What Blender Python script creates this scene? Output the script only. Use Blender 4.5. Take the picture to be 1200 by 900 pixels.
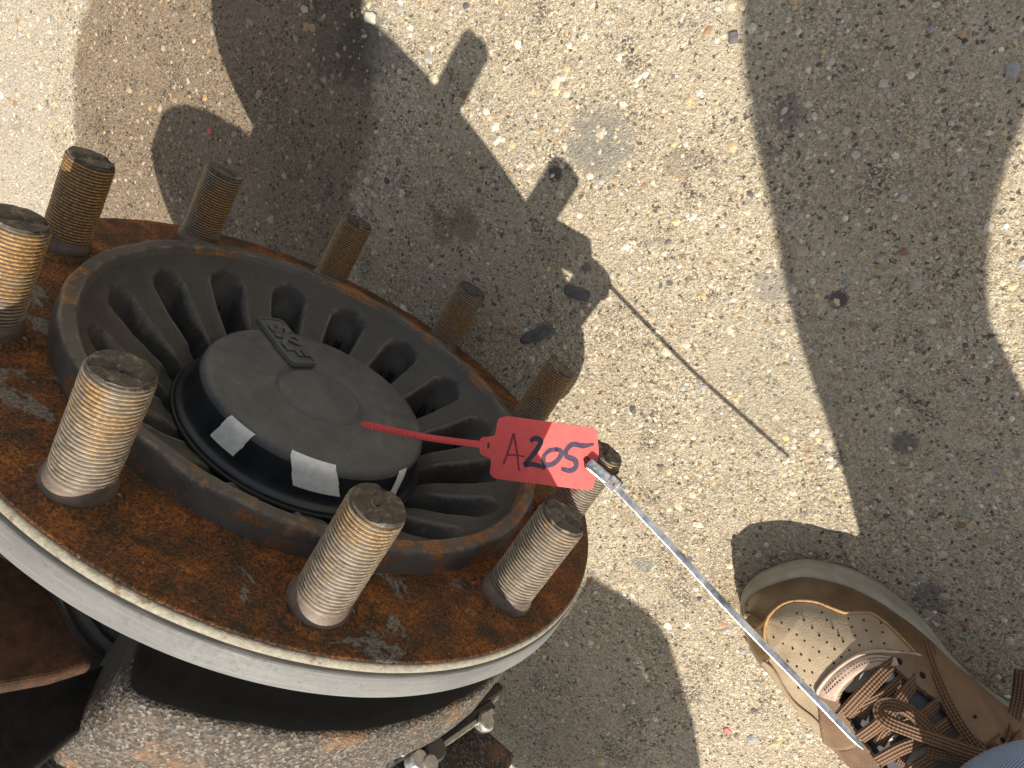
import bpy, bmesh, math, random
import numpy as np
from mathutils import Vector, Matrix, noise
random.seed(7); rng = np.random.default_rng(7)
scene = bpy.context.scene
for o in list(bpy.data.objects): bpy.data.objects.remove(o)
col = scene.collection

# ------------------------------------------------------------------ camera
H = 0.45298                      # the phone is held 45 cm above the concrete
F = 813.2                        # focal length in pixels of a 1200 px wide picture
MC = np.array([[0.78176403, 0.59525099, -0.18579895],
               [0.48649061, -0.76859696, -0.41543423],
               [-0.39009215, 0.2343821, -0.89044548]])   # camera (x right, y down, z ahead) to world
cam_d = bpy.data.cameras.new('camera'); cam = bpy.data.objects.new('camera', cam_d); col.objects.link(cam)
cam_d.sensor_fit = 'HORIZONTAL'; cam_d.sensor_width = 36; cam_d.lens = F / 1200 * 36
cam_d.clip_start = 0.02; cam_d.clip_end = 3000
m = Matrix([[MC[i][0], -MC[i][1], -MC[i][2], 0] for i in range(3)] + [[0, 0, 0, 1]])
m.translation = Vector((0, 0, H)); cam.matrix_world = m
scene.camera = cam

def ray(px, py):
    r = MC @ np.array([(px - 600) / F, (py - 450) / F, 1.0]); return r
def at(px, py, z=0.0):
    """world point at height z that the photograph shows at (px, py)"""
    r = ray(px, py); t = (z - H) / r[2]
    return np.array([r[0] * t, r[1] * t, z])

# ------------------------------------------------------------------ light
SUN = np.array([-0.52417706, 0.32692572, -0.78635741])      # direction the sunlight travels
sun_el = math.asin(-SUN[2]); sun_az = math.atan2(-SUN[0], -SUN[1])
w = bpy.data.worlds.new('World'); scene.world = w; w.use_nodes = True
nt = w.node_tree; bg = nt.nodes['Background']
sky = nt.nodes.new('ShaderNodeTexSky'); sky.sky_type = 'NISHITA'; sky.sun_disc = False
sky.sun_elevation = sun_el; sky.sun_rotation = sun_az; sky.air_density = 1.0; sky.dust_density = 1.6; sky.ozone_density = 1.0
hs = nt.nodes.new('ShaderNodeHueSaturation'); hs.inputs['Saturation'].default_value = 0.45      # the phone's white balance and a milky sky
wb = nt.nodes.new('ShaderNodeMix'); wb.data_type = 'RGBA'; wb.blend_type = 'MULTIPLY'; wb.inputs[0].default_value = 1; wb.inputs[7].default_value = (1.04, 1.0, 0.91, 1)
nt.links.new(sky.outputs[0], hs.inputs['Color']); nt.links.new(hs.outputs[0], wb.inputs[6]); nt.links.new(wb.outputs[2], bg.inputs[0]); bg.inputs[1].default_value = 0.10
sl = bpy.data.lights.new('sun', 'SUN'); sun = bpy.data.objects.new('sun', sl); col.objects.link(sun)
sl.energy = 4.6; sl.angle = math.radians(0.53); sl.color = (1.0, 0.93, 0.80)
sun.rotation_euler = Vector(SUN).to_track_quat('-Z', 'Y').to_euler(); sun.location = (1.5, -1, 3)
scene.view_settings.view_transform = 'Standard'; scene.view_settings.look = 'None'
scene.view_settings.gamma = 1.0; scene.view_settings.exposure = 0.80

# ------------------------------------------------------------------ helpers
def link(name, me, mat=None, parent=None, smooth=True):
    o = bpy.data.objects.new(name, me); col.objects.link(o)
    if mat is not None:
        me.materials.clear()
        for mm in (mat if isinstance(mat, (list, tuple)) else [mat]): me.materials.append(mm)
    if parent is not None: o.parent = parent
    if smooth and len(me.polygons): me.polygons.foreach_set('use_smooth', [True] * len(me.polygons))
    return o
def mesh(name, V, Fc):
    me = bpy.data.meshes.new(name)
    me.from_pydata([tuple(map(float, v)) for v in V], [], [tuple(map(int, f)) for f in Fc]); me.update(); return me
def obj(name, V, Fc, mat, parent=None, smooth=True): return link(name, mesh(name, V, Fc), mat, parent, smooth)
def tag(o, label=None, cat=None, group=None, kind=None):
    if label: o['label'] = label
    if cat: o['category'] = cat
    if group: o['group'] = group
    if kind: o['kind'] = kind
    return o
def empty(name, loc=(0, 0, 0)):
    o = bpy.data.objects.new(name, None); col.objects.link(o); o.location = loc; o.empty_display_size = 0.05; return o
def edge_split(o, deg=35):
    mo = o.modifiers.new('split', 'EDGE_SPLIT'); mo.split_angle = math.radians(deg); return o
def bevel(o, wd, seg=2):
    mo = o.modifiers.new('bevel', 'BEVEL'); mo.width = wd; mo.segments = seg; mo.limit_method = 'ANGLE'; return o
def lathe(prof, seg=128, disp=None, a0=0.0, a1=2 * math.pi):
    """surface of revolution about local z; prof = [(r, z)]"""
    full = abs(a1 - a0 - 2 * math.pi) < 1e-6
    n = seg if full else seg + 1
    V = []; Fc = []
    for r, z in prof:
        for k in range(n):
            t = a0 + (a1 - a0) * k / seg
            x, y, zz = r * math.cos(t), r * math.sin(t), z
            if disp: x, y, zz = disp(x, y, zz, r, t)
            V.append((x, y, zz))
    for i in range(len(prof) - 1):
        for k in range(seg):
            k2 = (k + 1) % n
            Fc.append((i * n + k, i * n + k2, (i + 1) * n + k2, (i + 1) * n + k))
    return V, Fc
def tube(pts, rad, seg=10, cap=True):
    pts = [Vector(p) for p in pts]; V = []; Fc = []; n = len(pts)
    rad = rad if isinstance(rad, (list, tuple)) else [rad] * n
    t0 = (pts[1] - pts[0]).normalized(); nrm = t0.orthogonal().normalized()
    for i, p in enumerate(pts):
        t = (pts[min(i + 1, n - 1)] - pts[max(i - 1, 0)]).normalized()
        nrm = (nrm - t * nrm.dot(t)).normalized(); b = t.cross(nrm)
        for k in range(seg):
            a = 2 * math.pi * k / seg; V.append(p + (nrm * math.cos(a) + b * math.sin(a)) * rad[i])
    for i in range(n - 1):
        for k in range(seg):
            Fc.append((i * seg + k, i * seg + (k + 1) % seg, (i + 1) * seg + (k + 1) % seg, (i + 1) * seg + k))
    if cap: Fc.append(tuple(range(seg))[::-1]); Fc.append(tuple((n - 1) * seg + k for k in range(seg)))
    return V, Fc
def spline(P, n):
    """Catmull-Rom through P"""
    P = [np.array(p, float) for p in P]; P = [2 * P[0] - P[1]] + P + [2 * P[-1] - P[-2]]; out = []
    m_ = len(P) - 3
    for i in range(n + 1):
        u = i / n * m_; k = min(int(u), m_ - 1); t = u - k
        a, b, c, d = P[k:k + 4]
        out.append(.5 * ((2 * b) + (c - a) * t + (2 * a - 5 * b + 4 * c - d) * t * t + (3 * b - a - 3 * c + d) * t ** 3))
    return out
def join(parts):
    V = []; Fc = []
    for v, f in parts:
        o = len(V); V += list(v); Fc += [tuple(i + o for i in q) for q in f]
    return V, Fc
def box(c, s, R=None):
    c = Vector(c); V = []
    for z in (-1, 1):
        for y in (-1, 1):
            for x in (-1, 1):
                p = Vector((x * s[0] / 2, y * s[1] / 2, z * s[2] / 2)); V.append(c + (R @ p if R is not None else p))
    return V, [(0, 2, 3, 1), (4, 5, 7, 6), (0, 1, 5, 4), (2, 6, 7, 3), (0, 4, 6, 2), (1, 3, 7, 5)]
def inpoly(P, poly):
    P = np.asarray(P, float); poly = np.asarray(poly, float); ins = np.zeros(len(P), bool)
    for A, B in zip(poly, np.roll(poly, -1, 0)):
        c = (A[1] > P[:, 1]) != (B[1] > P[:, 1])
        with np.errstate(all='ignore'): xi = (B[0] - A[0]) * (P[:, 1] - A[1]) / (B[1] - A[1]) + A[0]
        ins ^= c & (P[:, 0] < xi)
    return ins

# ------------------------------------------------------------------ materials
class NT:
    def __init__(s, name):
        s.m = bpy.data.materials.new(name); s.m.use_nodes = True; s.t = s.m.node_tree
        s.b = s.t.nodes['Principled BSDF']
    def n(s, typ, ins=None, **kw):
        nd = s.t.nodes.new(typ)
        for k, v in kw.items(): setattr(nd, k, v)
        for k, v in (ins or {}).items(): s.put(nd.inputs[k], v)
        return nd
    def put(s, sock, v):
        if isinstance(v, bpy.types.NodeSocket): s.t.links.new(v, sock)
        else:
            if isinstance(v, tuple) and len(v) == 3 and sock.type == 'RGBA': v = v + (1,)
            sock.default_value = v
    def obj(s): return s.n('ShaderNodeTexCoord').outputs['Object']
    def pos(s): return s.n('ShaderNodeNewGeometry').outputs['Position']
    def mapping(s, v, scale=(1, 1, 1), loc=(0, 0, 0)): return s.n('ShaderNodeMapping', {'Vector': v, 'Scale': scale, 'Location': loc}).outputs[0]
    def noise(s, v, sc, det=4, rough=.6, dist=0): return s.n('ShaderNodeTexNoise', {'Vector': v, 'Scale': sc, 'Detail': det, 'Roughness': rough, 'Distortion': dist}).outputs['Fac']
    def vor(s, v, sc, feature='F1', rnd=1): return s.n('ShaderNodeTexVoronoi', {'Vector': v, 'Scale': sc, 'Randomness': rnd}, feature=feature)
    def ramp(s, f, stops, interp='LINEAR'):
        nd = s.n('ShaderNodeValToRGB', {'Fac': f}); cr = nd.color_ramp; cr.interpolation = interp
        while len(cr.elements) < len(stops): cr.elements.new(.5)
        for e, (p, c) in zip(cr.elements, stops):
            e.position = p; e.color = (c, c, c, 1) if not isinstance(c, tuple) else c + (1,)
        return nd.outputs[0]
    def step(s, f, a, b): return s.n('ShaderNodeMapRange', {'Value': f, 'From Min': a, 'From Max': b}, interpolation_type='SMOOTHSTEP').outputs[0]
    def mix(s, f, a, b, mode='MIX'):
        nd = s.n('ShaderNodeMix', data_type='RGBA', blend_type=mode)
        s.put(nd.inputs[0], f); s.put(nd.inputs[6], a); s.put(nd.inputs[7], b); return nd.outputs[2]
    def math(s, op, a, b=0.0, c=0.0):
        nd = s.n('ShaderNodeMath', operation=op); s.put(nd.inputs[0], a); s.put(nd.inputs[1], b); s.put(nd.inputs[2], c); return nd.outputs[0]
    def bump(s, h, strength=.3, dist=.001, normal=None):
        ins = {'Height': h, 'Strength': strength, 'Distance': dist}
        if normal is not None: ins['Normal'] = normal
        return s.n('ShaderNodeBump', ins).outputs[0]
    def out(s, color=None, rough=None, metal=None, normal=None, spec=None):
        if color is not None: s.put(s.b.inputs['Base Color'], color)
        if rough is not None: s.put(s.b.inputs['Roughness'], rough)
        if metal is not None: s.put(s.b.inputs['Metallic'], metal)
        if spec is not None: s.put(s.b.inputs['Specular IOR Level'], spec)
        if normal is not None: s.put(s.b.inputs['Normal'], normal)
        return s.m

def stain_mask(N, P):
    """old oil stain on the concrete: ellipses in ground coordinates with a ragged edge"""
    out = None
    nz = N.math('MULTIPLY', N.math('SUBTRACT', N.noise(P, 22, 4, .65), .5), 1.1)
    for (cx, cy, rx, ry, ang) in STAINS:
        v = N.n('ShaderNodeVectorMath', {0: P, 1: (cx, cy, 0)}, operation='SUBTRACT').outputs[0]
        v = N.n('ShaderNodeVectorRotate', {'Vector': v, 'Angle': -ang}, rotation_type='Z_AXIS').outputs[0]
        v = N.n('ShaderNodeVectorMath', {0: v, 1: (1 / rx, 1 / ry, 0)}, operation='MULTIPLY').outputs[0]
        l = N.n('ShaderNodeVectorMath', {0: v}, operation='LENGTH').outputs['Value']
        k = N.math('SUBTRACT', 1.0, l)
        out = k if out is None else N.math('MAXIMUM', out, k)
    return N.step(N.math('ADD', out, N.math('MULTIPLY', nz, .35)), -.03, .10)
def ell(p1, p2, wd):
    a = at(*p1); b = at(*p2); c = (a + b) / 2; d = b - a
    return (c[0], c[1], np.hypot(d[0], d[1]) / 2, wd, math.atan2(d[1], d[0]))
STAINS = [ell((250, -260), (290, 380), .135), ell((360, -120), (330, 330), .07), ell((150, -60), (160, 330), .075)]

def concrete():
    N = NT('rough_concrete'); P = N.pos()
    big = N.noise(P, 7, 5, .6); med = N.noise(P, 45, 5, .7); fine = N.noise(P, 420, 4, .75); grit = N.noise(P, 1500, 2, .6)
    base = N.ramp(big, [(.3, (.400, .335, .250)), (.5, (.470, .402, .305)), (.72, (.530, .465, .365))])
    base = N.mix(N.step(med, .52, .72), base, (.40, .345, .265))
    base = N.mix(N.math('MULTIPLY', N.step(fine, .56, .66), .85), base, (.13, .105, .08))
    base = N.mix(N.step(fine, .44, .30), base, (.62, .55, .44))
    base = N.mix(N.step(grit, .57, .66), base, (.17, .135, .10))
    wp = N.n('ShaderNodeVectorMath', {0: P, 1: N.n('ShaderNodeVectorMath', {0: N.n('ShaderNodeTexNoise', {'Vector': P, 'Scale': 300.0}).outputs['Color'], 1: (.0022, .0022, .0022)}, operation='MULTIPLY').outputs[0]}, operation='ADD').outputs[0]
    def cell(sc, lo, hi, off):
        V = N.vor(N.mapping(P, loc=(off, off, 0)), sc); sp = N.n('ShaderNodeSeparateColor', {0: V.outputs['Color']})
        return N.n('ShaderNodeMapRange', {'Value': sp.outputs[0], 'To Min': lo, 'To Max': hi}).outputs[0], sp.outputs[1], V.outputs['Distance']
    g1, q1, d1 = cell(1050, .58, 1.36, .31); g2, q2, d2 = cell(520, .72, 1.22, .77); g3, q3, d3 = cell(1500, .72, 1.25, 1.7)
    gs_ = N.ramp(N.noise(N.mapping(P, loc=(2, 9, 0)), 17, 4, .65), [(.35, .25), (.62, 1.0)])
    base = N.mix(gs_, base, N.mix(1.0, base, N.math('MULTIPLY', N.math('MULTIPLY', g1, g2), g3), 'MULTIPLY'))
    base = N.mix(1.0, base, (1.20, 1.18, 1.13), 'MULTIPLY')
    clus = N.step(N.noise(N.mapping(P, loc=(5, 5, 0)), 26, 5, .7), .54, .66)
    base = N.mix(N.math('MULTIPLY', N.math('MULTIPLY', clus, N.math('GREATER_THAN', q1, .50)), .75), base, (.050, .046, .044))
    base = N.mix(N.math('MULTIPLY', N.math('GREATER_THAN', q1, .955), .9), base, (.66, .61, .52))
    base = N.mix(N.math('MULTIPLY', N.math('LESS_THAN', q2, .04), .8), base, (.060, .055, .05))
    pal = [(0, (.56, .48, .36)), (.16, (.44, .385, .32)), (.32, (.38, .27, .16)), (.42, (.66, .60, .51)), (.56, (.50, .43, .34)), (.68, (.20, .175, .155)), (.74, (.62, .50, .33)), (.86, (.30, .29, .28)), (.91, (.70, .66, .58))]
    h = None; col_ = base
    for sc, r0, r1, cut in ((600, .20, .44, .15), (330, .16, .42, .25), (190, .12, .38, .30), (105, .08, .28, .40)):
        V = N.vor(wp, sc); sep = N.n('ShaderNodeSeparateColor', {0: V.outputs['Color']})
        rad = N.n('ShaderNodeMapRange', {'Value': sep.outputs[1], 'To Min': r0, 'To Max': r1}).outputs[0]
        on = N.math('GREATER_THAN', sep.outputs[2], cut)
        ed = N.math('SUBTRACT', rad, V.outputs['Distance'])
        mk = N.math('MULTIPLY', N.step(ed, 0, .06), on)
        col_ = N.mix(N.math('MULTIPLY', mk, N.n('ShaderNodeMapRange', {'Value': N.noise(P, 800, 3, .7), 'From Min': .35, 'From Max': .6, 'To Min': .35, 'To Max': .95}).outputs[0]), col_, N.ramp(sep.outputs[0], pal, 'CONSTANT'))
        hh = N.math('MULTIPLY', N.math('MULTIPLY', N.step(ed, -.02, .2), on), .0011 * 330 / sc)
        h = hh if h is None else N.math('ADD', h, hh)
    pit = N.step(N.noise(P, 260, 4, .62, .8), .63, .67)
    col_ = N.mix(N.math('MULTIPLY', pit, .75), col_, (.07, .06, .05))
    for (sx_, sy_, rr_, cc_, am_) in ((702, 168, .024, (.26, .245, .215), .75), (752, 662, .008, (.27, .26, .24), .7), (795, 190, .012, (.27, .22, .165), .5), (984, 352, .0065, (.07, .07, .075), .85), (925, 135, .009, (.13, .13, .135), .6), (1060, 520, .009, (.12, .115, .115), .7), (1090, 700, .012, (.10, .10, .10), .55),
                                       (650, 205, .006, (.05, .05, .055), .8), (672, 342, .0045, (.06, .06, .065), .8), (545, 262, .014, (.22, .15, .08), .6), (520, 270, .012, (.20, .13, .07), .5), (980, 540, .006, (.10, .10, .105), .7), (905, 335, .014, (.22, .215, .20), .5), (430, 60, .03, (.16, .15, .14), .5), (400, 40, .035, (.10, .098, .10), .45), (20, 145, .010, (.14, .125, .11), .6), (900, 445, .05, (.40, .35, .27), .35)):
        g_ = at(sx_, sy_); dd_ = N.n('ShaderNodeVectorMath', {0: P, 1: tuple(map(float, g_))}, operation='DISTANCE').outputs['Value']
        e_ = N.math('ADD', N.math('DIVIDE', dd_, rr_), N.math('MULTIPLY', N.math('SUBTRACT', N.noise(P, 110, 4, .7), .5), 1.6))
        col_ = N.mix(N.math('MULTIPLY', N.step(e_, 1.1, .6), am_), col_, cc_)
    lp = at(-30, 150); smooth = N.step(N.n('ShaderNodeVectorMath', {0: N.n('ShaderNodeVectorMath', {0: P, 1: tuple(SM_A)}, operation='SUBTRACT').outputs[0], 1: tuple(SM_D)}, operation='DOT_PRODUCT').outputs['Value'], -.02, .06)
    col_ = N.mix(N.math('MULTIPLY', smooth, .55), col_, (.52, .46, .385))
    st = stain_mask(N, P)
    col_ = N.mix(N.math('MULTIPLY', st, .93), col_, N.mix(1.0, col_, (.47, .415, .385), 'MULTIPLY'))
    br = N.step(N.noise(N.mapping(P, (1, 1, 1), (3, 1, 0)), 11, 3, .6), .60, .74)
    col_ = N.mix(N.math('MULTIPLY', br, .45), col_, N.mix(1.0, col_, (.62, .50, .36), 'MULTIPLY'))
    h = N.math('ADD', h, N.math('MULTIPLY', fine, .0042)); h = N.math('ADD', h, N.math('MULTIPLY', med, .006))
    h = N.math('ADD', h, N.math('ADD', N.math('MULTIPLY', grit, .0011), N.math('ADD', N.math('MULTIPLY', q1, .00055), N.math('MULTIPLY', q2, .0008)))); h = N.math('SUBTRACT', h, N.math('MULTIPLY', pit, .0024))
    return N.out(col_, N.ramp(fine, [(.3, .75), (.7, .95)]), 0, N.bump(h, .85, 1.0), .3)
SM_A = at(78, 200); _b = at(85, 0) - SM_A; SM_D = np.array([-_b[1], _b[0], 0]); SM_D /= np.linalg.norm(SM_D)
if SM_D @ (at(0, 100) - SM_A) < 0: SM_D = -SM_D

def band_mat():
    N = NT('weathered_band'); P = N.obj(); a = N.noise(P, 30, 5, .6); b = N.noise(P, 420, 4, .7); ln = N.noise(N.mapping(P, (1, 1, 60)), 45, 3, .6)
    k = N.ramp(a, [(.3, (.120, .120, .120)), (.7, (.165, .164, .161))])
    k = N.mix(N.math('MULTIPLY', N.step(ln, .52, .64), .35), k, (.25, .245, .235))
    k = N.mix(N.math('MULTIPLY', N.step(b, .58, .70), .5), k, (.085, .082, .078))
    k = N.mix(N.math('MULTIPLY', N.step(N.noise(N.mapping(P, (1, 1, .3), (3, 1, 2)), 60, 5, .7), .60, .72), .55), k, (.16, .105, .06))
    return N.out(k, N.ramp(b, [(.3, .5), (.7, .75)]), 0, N.bump(N.math('ADD', b, ln), .4, .0005), .35)
def edge_mat():
    N = NT('chipped_edge'); P = N.obj(); a = N.noise(P, 120, 5, .7); b = N.noise(P, 500, 4, .7)
    k = N.ramp(b, [(.3, (.17, .155, .12)), (.7, (.30, .275, .22))])
    k = N.mix(N.math('MULTIPLY', N.step(a, .56, .66), .7), k, N.ramp(b, [(.35, (.06, .03, .015)), (.65, (.20, .10, .035))]))
    return N.out(k, .75, 0, N.bump(N.math('ADD', a, b), .5, .0008), .3)

def cap_mat():
    N = NT('dusty_black_plastic'); P = N.obj(); a = N.noise(P, 35, 5, .65, .3); b = N.noise(P, 700, 4, .7); c = N.noise(N.mapping(P, (1, 9, 1)), 90, 6, .8, 1.5); d = N.noise(P, 140, 5, .7)
    k = N.ramp(a, [(.32, (.060, .064, .072)), (.68, (.112, .114, .118))])
    k = N.mix(N.math('MULTIPLY', N.step(d, .54, .70), .5), k, (.165, .155, .135))
    k = N.mix(N.math('MULTIPLY', N.step(c, .655, .675), .55), k, (.21, .21, .21))
    k = N.mix(N.math('MULTIPLY', N.step(b, .67, .72), .8), k, (.27, .25, .21))
    k = N.mix(N.math('MULTIPLY', N.step(c, .345, .325), .5), k, (.03, .03, .032))
    return N.out(k, N.ramp(d, [(.35, .36), (.65, .66)]), 0, N.bump(N.math('ADD', d, N.math('MULTIPLY', b, .4)), .4, .0005), .5)

def pebble_mat():
    N = NT('pebble'); c = N.n('ShaderNodeAttribute', attribute_name='tint').outputs['Color']; P = N.pos()
    nz = N.noise(P, 900, 3, .6)
    c = N.mix(1.0, c, N.ramp(nz, [(.3, .7), (.7, 1.15)]), 'MULTIPLY')
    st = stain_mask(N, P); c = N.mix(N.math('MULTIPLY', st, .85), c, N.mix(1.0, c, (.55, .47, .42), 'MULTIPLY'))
    return N.out(c, .7, 0, N.bump(nz, .4, .0006), .4)

def rust():
    N = NT('rusted_iron'); P = N.obj()
    a = N.noise(P, 38, 8, .72, .4); b = N.noise(P, 150, 6, .7); c = N.noise(P, 620, 4, .7); g = N.noise(N.mapping(P, loc=(.3, .2, .1)), 26, 5, .6, .5)
    s = N.math('ADD', N.math('MULTIPLY', a, .5), N.math('ADD', N.math('MULTIPLY', b, .3), N.math('MULTIPLY', c, .3)))
    k = N.ramp(s, [(.40, (.026, .018, .014)), (.48, (.070, .034, .018)), (.55, (.165, .062, .021)), (.61, (.29, .100, .024)), (.68, (.42, .18, .05))])
    k = N.mix(N.step(N.noise(P, 60, 4, .6), .50, .68), k, (.055, .040, .020))
    pt = N.step(N.math('ADD', g, N.math('MULTIPLY', b, .22)),   .72, .75)
    k = N.mix(N.math('MULTIPLY', pt, .8), k, N.ramp(c, [(.3, (.15, .155, .155)), (.7, (.30, .29, .26))]))
    flk = N.step(N.noise(N.mapping(P, loc=(1, 2, 3)), 240, 4, .6), .66, .70)
    k = N.mix(N.math('MULTIPLY', flk, .7), k, (.42, .33, .20))
    fine_ = N.noise(N.mapping(P, loc=(9, 1, 4)), 1100, 3, .7)
    k = N.mix(N.math('MULTIPLY', N.step(fine_, .55, .68), .55), k, (.36, .17, .06)); k = N.mix(N.math('MULTIPLY', N.step(fine_, .50, .36), .75), k, (.018, .013, .011)); k = N.mix(N.math('MULTIPLY', N.step(c, .50, .36), .6), k, (.022, .016, .012))
    h = N.math('ADD', N.math('MULTIPLY', b, .6), N.math('ADD', N.math('MULTIPLY', c, .35), N.math('MULTIPLY', pt, .15)))
    return N.out(k, N.ramp(s, [(.4, .55), (.6, .85)]), 0, N.bump(h, 1.0, .0034), .35)

def cast_black(name='black_casting', base=(.036, .035, .034), hi=(.072, .069, .063), rustmix=.0):
    N = NT(name); P = N.obj()
    a = N.noise(P, 55, 6, .65); b = N.noise(P, 900, 3, .6); c = N.noise(P, 180, 5, .7)
    k = N.ramp(a, [(.3, base), (.7, hi)])
    k = N.mix(N.step(b, .64, .74), k, (.12, .115, .105))
    k = N.mix(N.math('MULTIPLY', N.step(c, .55, .75), .6), k, (.075, .060, .042))
    if rustmix:
        rz = N.step(N.math('ADD', N.noise(N.mapping(P, loc=(4, 2, 1)), 24, 5, .7), N.math('MULTIPLY', c, .3)), .655, .74)
        k = N.mix(N.math('MULTIPLY', rz, rustmix), k, N.ramp(b, [(.3, (.10, .04, .015)), (.7, (.34, .13, .03))]))
        gz = N.step(N.noise(N.mapping(P, loc=(7, 2, 9)), 70, 5, .7), .60, .68)
        k = N.mix(N.math('MULTIPLY', gz, .5), k, (.16, .15, .13))
    if True:
        pn = N.n('ShaderNodeNewGeometry').outputs['Pointiness']
        k = N.mix(N.math('MULTIPLY', N.step(N.math('ADD', pn, N.math('MULTIPLY', N.math('SUBTRACT', c, .5), .12)), .515, .56), .75 if rustmix else .45), k, N.ramp(b, [(.3, (.14, .125, .105)), (.7, (.26, .235, .20))]))
    h = N.math('ADD', N.math('MULTIPLY', b, .25), N.math('MULTIPLY', c, .6))
    return N.out(k, N.ramp(a, [(.3, .48), (.7, .68)]), 0, N.bump(h, .55, .0014), .5)

def barrel_mat():
    N = NT('speckled_casting'); P = N.obj()
    a = N.noise(P, 30, 5, .6); V = N.vor(P, 950); sep = N.n('ShaderNodeSeparateColor', {0: V.outputs['Color']})
    k = N.ramp(sep.outputs[0], [(0, (.085, .068, .058)), (.25, (.17, .13, .105)), (.45, (.045, .036, .03)), (.6, (.26, .21, .17)), (.75, (.17, .10, .055)), (.9, (.38, .33, .28))], 'CONSTANT')
    k = N.mix(1.0, N.mix(.25, k, (.13, .108, .092)), (.56, .60, .62), 'MULTIPLY')
    k = N.mix(N.step(a, .55, .70), k, N.mix(.5, k, (.26, .13, .05)))
    k = N.mix(N.math('MULTIPLY', N.step(N.noise(P, 260, 4, .7), .55, .72), .8), k, (.035, .03, .03))
    h = N.math('ADD', V.outputs['Distance'], N.math('MULTIPLY', N.noise(P, 300, 4, .7), .8))
    return N.out(k, .8, 0, N.bump(h, .6, .0007), .3)

def plain(name, c, rough=.5, metal=0.0, var=.25, sc=120, bumpd=.0004, spec=.5, c2=None):
    N = NT(name); P = N.obj(); a = N.noise(P, sc, 5, .65); b = N.noise(P, sc * 7, 3, .6)
    lo = tuple(v * (1 - var) for v in c); hi = c2 or tuple(min(1, v * (1 + var)) for v in c)
    k = N.ramp(a, [(.3, lo), (.7, hi)])
    k = N.mix(N.math('MULTIPLY', N.step(b, .6, .75), .35), k, tuple(v * .5 for v in c))
    r = N.ramp(a, [(.3, max(.05, rough - .1)), (.7, min(1, rough + .12))])
    return N.out(k, r, metal, N.bump(N.math('ADD', a, N.math('MULTIPLY', b, .4)), .5, bumpd), spec)

def stud_mat():
    N = NT('threaded_steel'); P = N.obj(); oi = N.n('ShaderNodeObjectInfo')
    sep = N.n('ShaderNodeSeparateXYZ', {0: P}); z = N.math('DIVIDE', sep.outputs[2], .049); rnd = oi.outputs['Random']
    off = N.n('ShaderNodeCombineXYZ', {0: N.math('MULTIPLY', rnd, 31.0), 1: N.math('MULTIPLY', rnd, 17.0), 2: 0.0}).outputs[0]
    Q = N.n('ShaderNodeVectorMath', {0: P, 1: off}, operation='ADD').outputs[0]
    a = N.noise(Q, 75, 5, .65, .3); b = N.noise(N.mapping(Q, (1, 1, 3.2)), 210, 5, .7); c = N.noise(Q, 800, 3, .6)
    steel = N.ramp(b, [(.3, (.095, .075, .058)), (.5, (.20, .165, .125)), (.72, (.37, .315, .235))])
    rustc = N.ramp(c, [(.3, (.095, .050, .022)), (.5, (.29, .155, .045)), (.72, (.56, .35, .11))])
    zr = N.math('ABSOLUTE', N.math('SUBTRACT', z, N.math('ADD', .50, N.math('MULTIPLY', rnd, .45))))
    amt = N.math('ADD', N.math('MULTIPLY', N.math('SUBTRACT', .42, zr), .9), N.math('MULTIPLY', N.math('SUBTRACT', a, .5), 1.5))
    amt = N.math('ADD', amt, N.n('ShaderNodeAttribute', attribute_name='rusting', attribute_type='OBJECT').outputs['Fac'])
    k = N.mix(N.math('MULTIPLY', N.step(amt, -.05, .35), .88), steel, rustc)
    gr = N.n('ShaderNodeAttribute', attribute_name='groove').outputs['Fac']
    k = N.mix(N.math('MULTIPLY', N.step(gr, .22, .85), .90), k, (.045, .026, .013))  # shade between the thread ridges is darkened into the colour
    k = N.mix(N.math('MULTIPLY', N.step(b, .58, .75), .5), k, (.055, .045, .038))
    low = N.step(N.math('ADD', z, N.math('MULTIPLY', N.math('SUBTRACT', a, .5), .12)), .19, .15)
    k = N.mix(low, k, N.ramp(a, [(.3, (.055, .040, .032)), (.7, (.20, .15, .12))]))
    top = N.step(z, .962, .975)
    k = N.mix(top, k, N.ramp(N.noise(Q, 260, 4, .7, .8), [(.35, (.030, .024, .020)), (.55, (.085, .070, .055)), (.68, (.24, .21, .17))]))
    return N.out(k, N.ramp(b, [(.3, .48), (.7, .70)]), .0, N.bump(c, .35, .0005), .5)

def leather(name, c, dark, rough=.45, sc=60):
    N = NT(name); P = N.obj(); a = N.noise(P, sc, 6, .6, .3); b = N.vor(P, 900); d = N.noise(P, 330, 4, .7)
    k = N.ramp(a, [(.28, dark), (.55, c), (.75, tuple(min(1, v * 1.22) for v in c))])
    k = N.mix(N.math('MULTIPLY', N.step(d, .58, .75), .4), k, dark)
    scf = N.step(N.noise(N.mapping(P, (1, 3, 1)), 130, 6, .75, 1.2), .64, .70)
    k = N.mix(N.math('MULTIPLY', scf, .35), k, tuple(min(1, v * 1.7 + .03) for v in c))
    h = N.math('ADD', N.math('MULTIPLY', b.outputs['Distance'], .35), N.math('ADD', N.math('MULTIPLY', d, .5), N.math('MULTIPLY', a, .8)))
    return N.out(k, N.ramp(a, [(.3, rough + .15), (.7, max(.1, rough - .08))]), 0, N.bump(h, .28, .0011), .5)

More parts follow.
